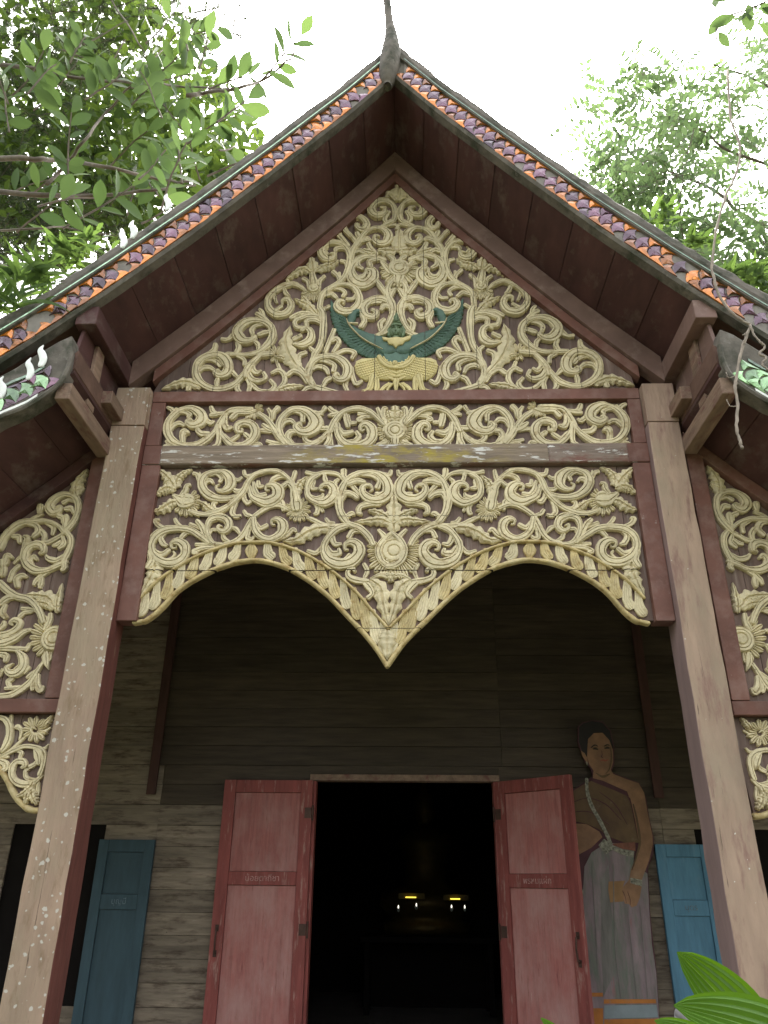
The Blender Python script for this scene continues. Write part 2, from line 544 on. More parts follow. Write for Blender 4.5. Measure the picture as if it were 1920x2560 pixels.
def leaf_relief(mb, P, width, h=0.034, teeth=5, mi=0, ybase=4.0):
    """carved acanthus leaf: P = midrib points (x, z), base to tip"""
    Q = catmull([(p[0], p[1]) for p in P], 9)
    n = len(Q)
    sec = [(-1, 0), (-1, .5), (-.62, .92), (-.2, .98), (-.06, .62), (.06, .62), (.2, .98), (.62, .92), (1, .5), (1, 0)]
    ns = len(sec)
    V, Fc = [], []
    for i, q in enumerate(Q):
        t = i / (n - 1)
        a, b = Q[max(0, i - 1)], Q[min(n - 1, i + 1)]
        d = Vector((b[0] - a[0], b[1] - a[1])).normalized()
        nx, nz = -d.y, d.x
        env = (math.sin(math.pi * min(1, 0.10 + t * 0.9) ** 0.8)) ** 0.75 if t < 1 else 0
        ph = (t * teeth) % 1.0
        saw = 0.62 + 0.38 * (1 - ph) if t < 0.95 else .75
        hw = max(0.002, width * 0.5 * env * saw)
        lean = width * 0.17 * (1 - ph if t < 0.94 else 0)
        hh = h * (0.8 + 0.25 * math.sin(math.pi * t)) * (0.80 if ph < .16 else 1.0)
        for u, e in sec:
            k = abs(u)
            V.append((q[0] + nx * hw * u + d.x * lean * k, ybase - hh * e, q[1] + nz * hw * u + d.y * lean * k))
    for i in range(n - 1):
        for j in range(ns - 1):
            Fc.append((i * ns + j, i * ns + j + 1, (i + 1) * ns + j + 1, (i + 1) * ns + j))
    Fc.append(tuple(range(ns)))
    mb.add(V, Fc, mi)


def rings_relief(mb, c, radii, h=0.03, mi=0, ybase=4.0, sq=1.0):
    """concentric carved rings: radii from small to large"""
    prof = [(0.0, 1.15)]
    for k, r in enumerate(radii):
        r0 = radii[k - 1] if k else 0
        prof += [(r0 + (r - r0) * .25, 1.12 - .06 * k), (r0 + (r - r0) * .72, 1.06 - .06 * k), (r0 + (r - r0) * .88, .72 - .05 * k)]
        prof += [(r, 1.0 - .06 * k)]
    prof += [(radii[-1] * 1.06, .6), (radii[-1] * 1.07, 0)]
    N = 32
    V = [(c[0], ybase - h * prof[0][1], c[1])]
    Fc = []
    for r, e in prof[1:]:
        for j in range(N):
            a = 2 * math.pi * j / N
            V.append((c[0] + r * math.cos(a), ybase - h * e, c[1] + r * sq * math.sin(a)))
    for j in range(N):
        Fc.append((0, 1 + j, 1 + (j + 1) % N))
    for i in range(len(prof) - 2):
        for j in range(N):
            Fc.append((1 + i * N + j, 1 + (i + 1) * N + j, 1 + (i + 1) * N + (j + 1) % N, 1 + i * N + (j + 1) % N))
    mb.add(V, Fc, mi)


class Tile:
    """turns a traced point (read off an enlarged view of the photograph) into a point of an upright plane"""
    def __init__(s, ox, oy, sc, y=3.985):
        s.ox, s.oy, s.sc, s.y = ox, oy, sc, y

    def p(s, x, y):
        q = on_y(s.ox + x / s.sc, s.oy + y / s.sc, s.y)
        return q.x, q.z

    def scale(s, x, y):
        a, b = s.p(x - 5, y), s.p(x + 5, y)
        c, d = s.p(x, y - 5), s.p(x, y + 5)
        return (math.hypot(a[0] - b[0], a[1] - b[1]) + math.hypot(c[0] - d[0], c[1] - d[1])) / 20


def parse(s):
    return [tuple(float(c) for c in tok.split(',')) for tok in s.split()]


def carve(mb, tile, spec, mirror=None, ybase=4.0, mi=0):
    """spec: 'S x,y,w ...' scroll band | 'L width x,y ...' leaf | 'R x,y r r r' rings | 'P x,y rin rout a0 a1 n' petals"""
    kind, rest = spec[0], spec[1:].strip()
    mf = mirror or (lambda x, z: (x, z))

    def pt(x, y):
        return mf(*tile.p(x, y))
    if kind in 'SZ':
        T = parse(rest)
        P = []
        for x, y, w in T:
            q = pt(x, y)
            P.append((q[0], q[1], 1.03 * w * (w * 5.184 / tile.sc / 78) ** .22 * tile.scale(x, y)))
        stroke(mb, P, mi=mi, ybase=ybase, sec=SEC0 if kind == 'Z' else None)
    elif kind == 'L':
        w, rest = rest.split(' ', 1)
        T = parse(rest)
        leaf_relief(mb, [pt(x, y) for x, y in T], float(w) * tile.scale(*T[0]), mi=mi, ybase=ybase)
    elif kind == 'R':
        tk = rest.split()
        x, y = parse(tk[0])[0]
        sc_ = tile.scale(x, y)
        rings_relief(mb, pt(x, y), [float(r) * sc_ for r in tk[1:]], mi=mi, ybase=ybase)
    elif kind == 'P':
        tk = rest.split()
        x, y = parse(tk[0])[0]
        ri, ro, a0, a1 = [float(v) for v in tk[1:5]]
        n = int(tk[5])
        for k in range(n):
            a = R(a0 + (a1 - a0) * (k + .5) / n)
            pw = abs(R(a1 - a0)) / n * (ri + ro) * .5 * .98
            P = []
            for f, w in ((0, .45), (.35, .8), (.68, 1.0), (.9, .75), (1.0, .3)):
                r = ri + (ro - ri) * f * random.uniform(.97, 1.03)
                xx, yy = x + r * math.cos(a), y + r * math.sin(a)
                q = pt(xx, yy)
                P.append((q[0], q[1], pw * w * tile.scale(xx, yy)))
            stroke(mb, P, sec=SEC1, h=0.022, mi=mi, ybase=ybase)


def slit(me, co, no, half):
    """cuts a narrow open joint through a carved piece where two boards meet"""
    bm = bmesh.new()
    bm.from_mesh(me)
    for s in (-1, 1):
        geom = bm.verts[:] + bm.edges[:] + bm.faces[:]
        bmesh.ops.bisect_plane(bm, geom=geom, plane_co=Vector(co) + Vector(no) * half * s, plane_no=no)
    n = Vector(no)
    dead = [f for f in bm.faces if abs((f.calc_center_median() - Vector(co)).dot(n)) < half * .99]
    if dead:
        bmesh.ops.delete(bm, geom=dead, context='FACES')
    bm.to_mesh(me)
    bm.free()

# ================================================================== THE SETTING
XC = -0.07                       # middle of the facade
b = MB()
b.add([(-300, -300, 0), (300, -300, 0), (300, 300, 0), (-300, 300, 0)], [(0, 1, 2, 3)])
g = b.build('ground', GROUND)
g['kind'] = 'structure'

# ================================================================== THE TEMPLE
T = root('temple', (XC, 4.0, 0.0), 'wooden temple porch with steep gable and cream carved scrollwork', 'temple')
FLOOR_Z = 0.25
BATTEN = mat('dull_dark_red_batten', (0.062, 0.028, 0.022), 0.75, 0.3, 6, (3, 3, 0.5), 0.2, 0.05)
box('porch_floor', -4.2, 4.06, 3.45, 12.5, 0.0, FLOOR_Z, FLOORM, T, bevel=0.01)

# ---- columns
def column(x0, x1, side_mat, front_mat, inner):
    b = MB()
    y0, y1, z0, z1 = 3.90, 4.092, FLOOR_Z, 4.07
    nz = 26
    V, Fc, MI = [], [], []
    for k in range(nz + 1):
        z = z0 + (z1 - z0) * k / nz
        j = lambda: random.uniform(-.0035, .0035)
        V += [(x0 + j(), y0 + j(), z), (x1 + j(), y0 + j(), z), (x1 + j(), y1, z), (x0 + j(), y1, z)]
    for k in range(nz):
        a, c = 4 * k, 4 * k + 4
        b_ = [(a, a + 1, c + 1, c), (a + 1, a + 2, c + 2, c + 1), (a + 2, a + 3, c + 3, c + 2), (a + 3, a, c, c + 3)]
        for q, f in enumerate(b_):
            Fc.append(f)
            MI.append(1 if (q == 1 and inner > 0) or (q == 3 and inner < 0) else 0)
    Fc += [(3, 2, 1, 0), (4 * nz, 4 * nz + 1, 4 * nz + 2, 4 * nz + 3)]
    MI += [0, 0]
    b.v, b.f, b.mi = V, Fc, MI
    return b.build('column', [front_mat, side_mat], T, bevel=0.006)


cl = column(-1.775, -1.57, COLRED, COLUMN, 1)
cl['label'] = 'left front column speckled with white lichen'
cr = column(1.43, 1.615, COLMAUVE, COLUMN_R, -1)
cr['label'] = 'right front column of plain pinkish brown'
# top block of each column, with a thin shadow joint below it
for x0, x1, m in ((-1.777, -1.571, COLUMN), (1.431, 1.617, COLUMN_R)):
    box('column_cap', x0, x1, 3.897, 4.0895, 4.075, 4.345, m, T)

# ---- rails and frame boards of the facade
YF = 3.955
box('rail', -1.569, 1.429, YF, 4.05, 3.832, 3.962, GREYW, T).name = 'rail'
b = MB(); b.box(-1.460, 0.84, YF - .004, YF + .01, 3.836, 3.958)
b.build('rail_face', MOSSW, T, bevel=.003)
b = MB(); b.box(0.846, 1.30, YF - .004, YF + .01, 3.836, 3.958)
b.build('rail_face', GREYW, T, bevel=.003)
for x0, x1 in ((-1.569, -1.464), (1.306, 1.429)):
    box('rail_end', x0, x1, YF - .003, YF + .01, 3.834, 3.960, REDF, T)
box('rail', -1.569, 1.429, YF, 4.05, 4.276, 4.352, REDF, T)
for x0, x1 in ((-1.569, -1.484), (1.352, 1.429)):
    box('frame_post', x0, x1, YF + .002, 4.048, 3.964, 4.274, REDF, T)
# side boards of the arched panel (slightly wider than the upper ones)
for x0, x1 in ((-1.568, -1.458), (1.325, 1.428)):
    box('frame_post', x0, x1, YF + .001, 4.06, 2.868, 3.829, REDF, T)

# ---- roof profile: height of the soffit against distance from the ridge line
PROF = [(0, 6.45), (.3, 6.065), (.77, 5.525), (1.2, 5.045), (1.6, 4.635), (2.0, 4.25), (2.45, 3.85)]


def zs(xr):
    return lerp_tab(PROF, xr)


YB, YBACK = 3.35, 12.6
for sgn in (-1, 1):
    # soffit boards, running from the barge to the hall
    edges = [0.0, .2, .42, .64, .86, 1.08, 1.3, 1.52, 1.74]
    for k in range(len(edges) - 1):
        a, c = edges[k] + .002, edges[k + 1] - .002
        mb = MB()
        for (y0, y1) in ((YB + .05, 5.88),):
            za, zc = zs(a), zs(c)
            d = random.uniform(-.003, .003)
            V = [(XC + sgn * a, y0, za + d), (XC + sgn * c, y0, zc + d), (XC + sgn * c, y1, zc + d), (XC + sgn * a, y1, za + d)]
            V += [(x, y, z + .02) for x, y, z in V]
            mb.add(V, [(0, 1, 2, 3), (7, 6, 5, 4), (0, 4, 5, 1), (1, 5, 6, 2), (2, 6, 7, 3), (3, 7, 4, 0)])
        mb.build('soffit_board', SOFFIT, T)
    # roof slab above the boards
    mb = MB()
    xs = [0.0, .3, .77, 1.2, 1.6, 2.0, 2.45]
    V, Fc = [], []
    for x in xs:
        for y in (YB + .04, YBACK):
            for dz in (.024, .16):
                V.append((XC + sgn * x, y, zs(x) + dz + (.02 if dz > .1 else 0)))
    for k in range(len(xs) - 1):
        a, c = 4 * k, 4 * k + 4
        Fc += [(a, a + 2, c + 2, c), (a + 1, c + 1, c + 3, a + 3), (a, c, c + 1, a + 1), (a + 2, a + 3, c + 3, c + 2)]
    Fc += [(4 * len(xs) - 4, 4 * len(xs) - 2, 4 * len(xs) - 1, 4 * len(xs) - 3)]
    mb.add(V, Fc)
    mb.build('roof', TILEROOF, T)

    # ---- raking boards on the gable wall
    for nm, o0, o1, y0, m in (('rake_board', .006, .19, 3.935, RAKE), ('rake_board', .196, .285, 3.958, REDF)):
        xa, xb_ = 0.0, (1.66 if o0 < .1 else 1.52)
        pts_t, pts_b = [], []
        for k in range(9):
            x = xa + (xb_ - xa) * k / 8
            zt, zb = zs(x) - o0, zs(x) - o1
            pts_t.append((XC + sgn * x, max(zt, 4.354)))
            pts_b.append((XC + sgn * x, max(zb, 4.3535)))
        poly = pts_t + pts_b[::-1]
        # drop repeated points at the foot
        cl_ = []
        for p in poly:
            if not cl_ or (abs(p[0] - cl_[-1][0]) + abs(p[1] - cl_[-1][1])) > 1e-4:
                cl_.append(p)
        mb = MB(); mb.prism(cl_, y0, 4.03)
        mb.build(nm, m, T, bevel=.003)

    # ---- purlins that carry the overhang
    xo = XC + sgn * 1.72
    yo0 = YB + .02
    p0, p1 = sorted((XC + sgn * 1.66, XC + sgn * 1.78))
    mb = MB(); mb.box(p0, p1, yo0, 4.0, 4.405, 4.53)
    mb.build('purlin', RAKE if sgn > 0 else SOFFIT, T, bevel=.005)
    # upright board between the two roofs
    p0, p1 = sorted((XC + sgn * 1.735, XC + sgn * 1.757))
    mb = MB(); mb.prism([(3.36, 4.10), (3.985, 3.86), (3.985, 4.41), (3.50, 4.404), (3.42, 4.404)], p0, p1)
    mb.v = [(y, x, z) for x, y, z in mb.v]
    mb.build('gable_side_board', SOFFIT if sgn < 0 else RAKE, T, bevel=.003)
    p0, p1 = sorted((XC + sgn * 1.71, XC + sgn * 1.733))
    mb = MB(); mb.box(p0, p1, 3.56, 3.66, 4.0, 4.40)
    mb.build('gable_side_batten', BEAM, T, bevel=.003)
    # tie beam end
    p0, p1 = sorted((XC + sgn * 1.64, XC + sgn * 1.731))
    mb = MB(); mb.box(p0, p1, 3.70, 3.99, 4.10, 4.185)
    mb.build('tie_beam_end', BEAM, T, bevel=.005)

    # ---- lower side roof
    SP = [(1.60, 4.16), (1.76, 3.985), (2.0, 3.752), (2.4, 3.385), (3.0, 2.90), (3.7, 2.42)]
    zl = lambda x: lerp_tab(SP, x)
    e2 = [1.70, 1.92, 2.14, 2.36, 2.6, 2.9, 3.25, 3.7]
    for k in range(len(e2) - 1):
        a, c = e2[k] + .002, e2[k + 1] - .002
        d = random.uniform(-.003, .003)
        V = [(XC + sgn * a, 3.33, zl(a) + d), (XC + sgn * c, 3.33, zl(c) + d), (XC + sgn * c, 5.88, zl(c) + d), (XC + sgn * a, 5.88, zl(a) + d)]
        V += [(x, y, z + .02) for x, y, z in V]
        mb = MB(); mb.add(V, [(0, 1, 2, 3), (7, 6, 5, 4), (0, 4, 5, 1), (1, 5, 6, 2), (2, 6, 7, 3), (3, 7, 4, 0)])
        mb.build('side_soffit_board', SOFFIT, T)
    V, Fc = [], []
    xs = [1.70, 2.0, 2.4, 3.0, 3.7]
    for x in xs:
        for y in (3.33, YBACK):
            for dz in (.024, .14):
                V.append((XC + sgn * x, y, zl(x) + dz))
    for k in range(len(xs) - 1):
        a, c = 4 * k, 4 * k + 4
        Fc += [(a, a + 2, c + 2, c), (a + 1, c + 1, c + 3, a + 3), (a, c, c + 1, a + 1), (a + 2, a + 3, c + 3, c + 2)]
    n4 = 4 * len(xs)
    Fc += [(n4 - 4, n4 - 2, n4 - 1, n4 - 3), (0, 1, 3, 2)]
    mb = MB(); mb.add(V, Fc)
    mb.build('side_roof', TILEROOF, T)
    # side purlin
    p0, p1 = sorted((XC + sgn * 1.685, XC + sgn * 1.765))
    mb = MB(); mb.box(p0, p1, 3.31, 3.93, 3.865, 3.965)
    mb.build('purlin', BEAM, T, bevel=.006)
    # raking board of the side bay and its frame
    poly = []
    for x in (1.712, 2.0, 2.4, 3.0):
        poly.append((XC + sgn * x, zl(x) - .006))
    for x in (3.0, 2.4, 2.0, 1.712):
        poly.append((XC + sgn * x, zl(x) - .10))
    mb = MB(); mb.prism(poly, 3.94, 4.02)
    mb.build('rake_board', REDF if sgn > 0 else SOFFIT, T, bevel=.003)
    p0, p1 = sorted((XC + sgn * 1.708, XC + sgn * 1.80))
    box('frame_post', p0, p1, 3.943, 4.03, 2.448, 3.90, REDF, T)
    p0, p1 = sorted((XC + sgn * 1.706, XC + sgn * 3.0))
    box('rail', p0, p1, 3.945, 4.032, 2.375, 2.445, REDF, T)


# ---- hall front wall, plank by plank
YW = 5.9
DX0, DX1, DZ = -0.655, 0.622, 2.272
wall = MB()
wall.box(-3.9, DX0 - .03, YW + .02, YW + .06, FLOOR_Z, 6.2)
wall.box(DX1 + .03, 3.76, YW + .02, YW + .06, FLOOR_Z, 6.2)
wall.box(DX0 - .03, DX1 + .03, YW + .02, YW + .06, DZ + .06, 6.2)
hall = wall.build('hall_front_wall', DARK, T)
WX0, WX1 = 2.03, 2.75            # window openings (distance from the middle line)
z = FLOOR_Z
k = 0
pl_z = []
while z < 4.6:
    pl_z.append(z)
    z += 0.1385
off = 2.2424 - min(pl_z, key=lambda q: abs(q - 2.2424))
for z in pl_z:
    z0, z1 = z + off + .0015, z + off + .137
    spans = [(-3.8, 3.66)]
    if z0 < DZ + .05:
        spans = [(-3.8, DX0 - .05), (DX1 + .05, 3.66)]
    if z0 < DZ + .05 < z1:             # the course notched over the lintel
        mb = MB()
        mb.box(DX0 - .049, DX1 + .049, YW, YW + .019, DZ + .047, z1)
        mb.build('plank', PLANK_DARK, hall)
    out = []
    for a, c in spans:
        if z0 < 1.865 and z1 > .9:
            out += [(a, -2.83), (-2.16, c)] if a < -3 and c < 0 else [(a, 2.02), (2.72, c)] if c > 3 and a > 0 else [(a, c)]
        else:
            out.append((a, c))
    for a, c in out:
        cuts = [a] + [x for x in ((-1.79, -1.9)[z0 > 2.3], 0.70 if z0 > 2.3 else 9, 1.80) if a + .1 < x < c - .1] + [c]
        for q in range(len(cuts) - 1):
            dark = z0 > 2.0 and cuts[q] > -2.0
            d = random.uniform(-.004, .004)
            t = random.uniform(-.0015, .0015)
            mb = MB()
            x0_, x1_ = cuts[q] + .001, cuts[q + 1] - .001
            V = [(x0_, YW + d, z0), (x1_, YW + d + t, z0 + t), (x1_, YW + .019, z0), (x0_, YW + .019, z0),
                 (x0_, YW + d + .006, z1), (x1_, YW + d + .006, z1 + t), (x1_, YW + .019, z1), (x0_, YW + .019, z1)]
            mb.add(V, [(0, 3, 2, 1), (4, 5, 6, 7), (0, 1, 5, 4), (1, 2, 6, 5), (2, 3, 7, 6), (3, 0, 4, 7)])
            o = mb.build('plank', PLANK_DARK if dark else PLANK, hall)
for x in (-1.86, 1.80):
    box('wall_post', x - .035, x + .035, YW - .03, YW - .008, 2.17, 4.5, BATTEN, T)
# door frame
box('door_lintel', DX0 - .048, DX1 + .048, YW - .035, YW + .07, DZ, DZ + .045, BEAM, T)
for x0, x1 in ((DX0 - .048, DX0), (DX1, DX1 + .048)):
    box('door_jamb', x0, x1, YW - .033, YW + .07, FLOOR_Z, DZ - .002, DOORF, T)
# hall shell
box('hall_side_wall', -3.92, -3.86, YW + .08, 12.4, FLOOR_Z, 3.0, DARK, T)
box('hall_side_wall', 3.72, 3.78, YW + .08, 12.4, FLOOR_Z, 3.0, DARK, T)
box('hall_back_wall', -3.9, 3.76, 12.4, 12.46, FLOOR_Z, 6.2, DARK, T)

# ---- door leaves
def door_leaf(w, h, label):
    """leaf in its own frame: hinge at x=0, extends to +x, front at y=0, thickness to +y"""
    o = root('door_leaf_mount', (0, 0, 0), '', '')
    bpy.data.objects.remove(o)
    st, tr, mr = .085, .085, .085
    b = MB()
    th = .035
    zmid = h - .60
    zlow = .30
    b.box(0, st, 0, th, 0, h)
    b.box(w - st, w, 0, th, 0, h)
    for z0, z1 in ((h - tr, h), (zmid - mr, zmid), (zlow, zlow + .10), (0, .12)):
        b.box(st + .0005, w - st - .0005, .002, th - .002, z0, z1)
    leaf = b.build('door_leaf', DOORF, None, bevel=.003)
    leaf['label'] = label
    pans = []
    for z0, z1 in ((zmid + .002, h - tr - .002), (zlow + .102, zmid - mr - .002), (.122, zlow - .002)):
        nb = 3
        p = MB()
        p.box(st + .002, w - st - .002, .014, .024, z0, z1)
        pans.append(p.build('door_panel', DOORR, None))
    hd = MB()
    zc = h - 1.02
    hx = w - .04
    hd.tube([(hx, 0, zc + .07), (hx, -.02, zc + .066), (hx, -.03, zc), (hx, -.02, zc - .066), (hx, 0, zc - .07)], .006, 8)
    hd.box(hx - .012, hx + .012, -.004, -.0005, zc + .055, zc + .095)
    hd.box(hx - .012, hx + .012, -.004, -.0005, zc - .095, zc - .055)
    pans.append(hd.build('handle', IRON, None))
    for zh in (h - .22, h - .95, .35):
        hg = MB()
        hg.tube([(-.008, -.006, zh - .05), (-.008, -.006, zh + .05)], .007, 8)
        hg.box(.002, .05, -.003, -.0005, zh - .035, zh + .035)
        pans.append(hg.build('hinge', IRON, None))
    return leaf, pans, zmid - mr / 2


TXT = mat('faded_white_lettering', (0.34, 0.20, 0.175), 0.8, 0.6, 90, bump=0, rnd=0.05)


TXT2 = mat('worn_grey_lettering', (0.12, 0.16, 0.18), 0.8, 0.5, 60, bump=0, rnd=0.05)


def lettering(text, size, m):
    c = bpy.data.curves.new('lettering', 'FONT')
    c.body = text
    c.size = size
    c.align_x = 'CENTER'
    c.align_y = 'CENTER'
    c.extrude = 0.0006
    tmp = bpy.data.objects.new('lettering_tmp', c)
    COL.objects.link(tmp)
    dg = bpy.context.evaluated_depsgraph_get()
    me = bpy.data.meshes.new_from_object(tmp.evaluated_get(dg))
    bpy.data.objects.remove(tmp)
    me.transform(Matrix.Rotation(R(90), 4, 'X'))
    me.materials.clear()
    me.materials.append(m)
    o = bpy.data.objects.new('lettering', me)
    COL.objects.link(o)
    return o


def place_leaf(leaf, parts, M4):
    leaf.matrix_basis = M4
    leaf.parent = T
    leaf.matrix_parent_inverse = world_of(T).inverted()
    for p in parts:
        p.parent = leaf            # same local frame


LEAF_W, LEAF_H = .64, DZ - FLOOR_Z - .005
# left leaf, folded back flat against the wall: hinge on its right
leaf, parts, zt = door_leaf(LEAF_W, LEAF_H, 'left red door leaf folded back against the wall')
tx = lettering('น้อยตาถีชา', .055, TXT)
tx.matrix_basis = Matrix.Translation((LEAF_W * .5, .0012, zt)) @ Matrix.Diagonal((-1, 1, 1, 1))
parts.append(tx)
place_leaf(leaf, parts, Matrix.Translation((DX0 - .02, YW - .075, FLOOR_Z + .002)) @ Matrix.Diagonal((-1, 1, 1, 1)))
# right leaf, standing half open towards the camera
leaf, parts, zt = door_leaf(LEAF_W, LEAF_H, 'right red door leaf standing half open')
tx = lettering('พรหมแผ่ก', .055, TXT)
tx.matrix_basis = Matrix.Translation((LEAF_W * .5, .0012, zt))
parts.append(tx)
place_leaf(leaf, parts, Matrix.Translation((DX1 + .005, YW - .04, FLOOR_Z + .002)) @ Matrix.Rotation(R(-45), 4, 'Z'))

# ---- window shutters
def shutter(x0, x1, m, label, text=None):
    w = x1 - x0
    z0, z1 = .62, 1.865
    b = MB()
    st = .07
    y = YW - .055
    b.box(x0, x0 + st, y, y + .03, z0, z1)
    b.box(x1 - st, x1, y, y + .03, z0, z1)
    for a, c in ((z1 - .08, z1), (z1 - .44, z1 - .345), (z0, z0 + .09)):
        b.box(x0 + st + .0005, x1 - st - .0005, y + .002, y + .028, a, c)
    o = b.build('window_shutter', m, T, bevel=.003)
    o['label'] = label
    for a, c in ((z1 - .343, z1 - .082), (z0 + .092, z1 - .442)):
        p = MB()
        p.box(x0 + st + .002, x1 - st - .002, y + .012, y + .02, a, c)
        p.build('shutter_panel', m, o)
    if text:
        t_ = lettering(text, .05, TXT2)
        t_.matrix_basis = Matrix.Translation(((x0 + x1) / 2, y + .001, z1 - .39))
        attach(t_, o)


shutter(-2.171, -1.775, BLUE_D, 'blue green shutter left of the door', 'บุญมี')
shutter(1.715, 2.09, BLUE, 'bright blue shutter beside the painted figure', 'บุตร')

# ================================================================== BARGE BOARDS WITH GLASS MOSAIC
def scale_poly(r, hw, part=0):
    """fan-shaped fish scale: apex at 0, arc towards +s; part +1 / -1 keeps one half only"""
    side = [(0, 0), (.28 * r, .10 * hw), (.50 * r, .38 * hw), (.60 * r, .72 * hw), (.62 * r, .97 * hw)]
    arc = [(.80 * r, .70 * hw), (.93 * r, .38 * hw), (r, 0)]
    up = side + arc
    if part > 0:
        return up
    lo = [(a, -c) for a, c in up]
    if part < 0:
        return lo[::-1]
    return up + [(a, -c) for a, c in (side[1:] + arc[:-1])[::-1]]


def tile_mesh(name, poly, m, dome=.006):
    n = len(poly)
    cx = sum(p[0] for p in poly) / n
    cy = sum(p[1] for p in poly) / n
    V = [(p[0], 0, p[1]) for p in poly] + [(cx + (p[0] - cx) * .9, -.005, cy + (p[1] - cy) * .9) for p in poly] + [(cx, -.005 - dome, cy)]
    Fc = []
    for i in range(n):
        j = (i + 1) % n
        Fc += [(i, j, n + j, n + i), (n + i, n + j, 2 * n)]
    b = MB()
    b.add(V, Fc)
    return b.mesh(name, m)


R_T, H_T = .114, .066
TILES = {}
for c, m in (('amber', AMBER), ('purple', PURPLE), ('green', GREENG)):
    for part in (0, 1, -1):
        TILES[c, part] = tile_mesh('glass_tile', scale_poly(R_T, H_T * .94, part), m)


def place_tile(me, x, z, y, ang, mirror, parent):
    o = bpy.data.objects.new('glass_tile', me)
    COL.objects.link(o)
    M4 = Matrix.Translation((x, y, z)) @ Matrix.Diagonal((mirror, 1, 1, 1)) @ Matrix.Rotation(-ang, 4, 'Y')
    M4 = M4 @ Matrix.Rotation(random.uniform(-.07, .07), 4, 'X') @ Matrix.Rotation(random.uniform(-.07, .07), 4, 'Z')
    o.parent = parent
    o.matrix_parent_inverse = world_of(parent).inverted()
    o.matrix_basis = M4


def rag(n, a):
    return [random.uniform(-a, a) for _ in range(n)]


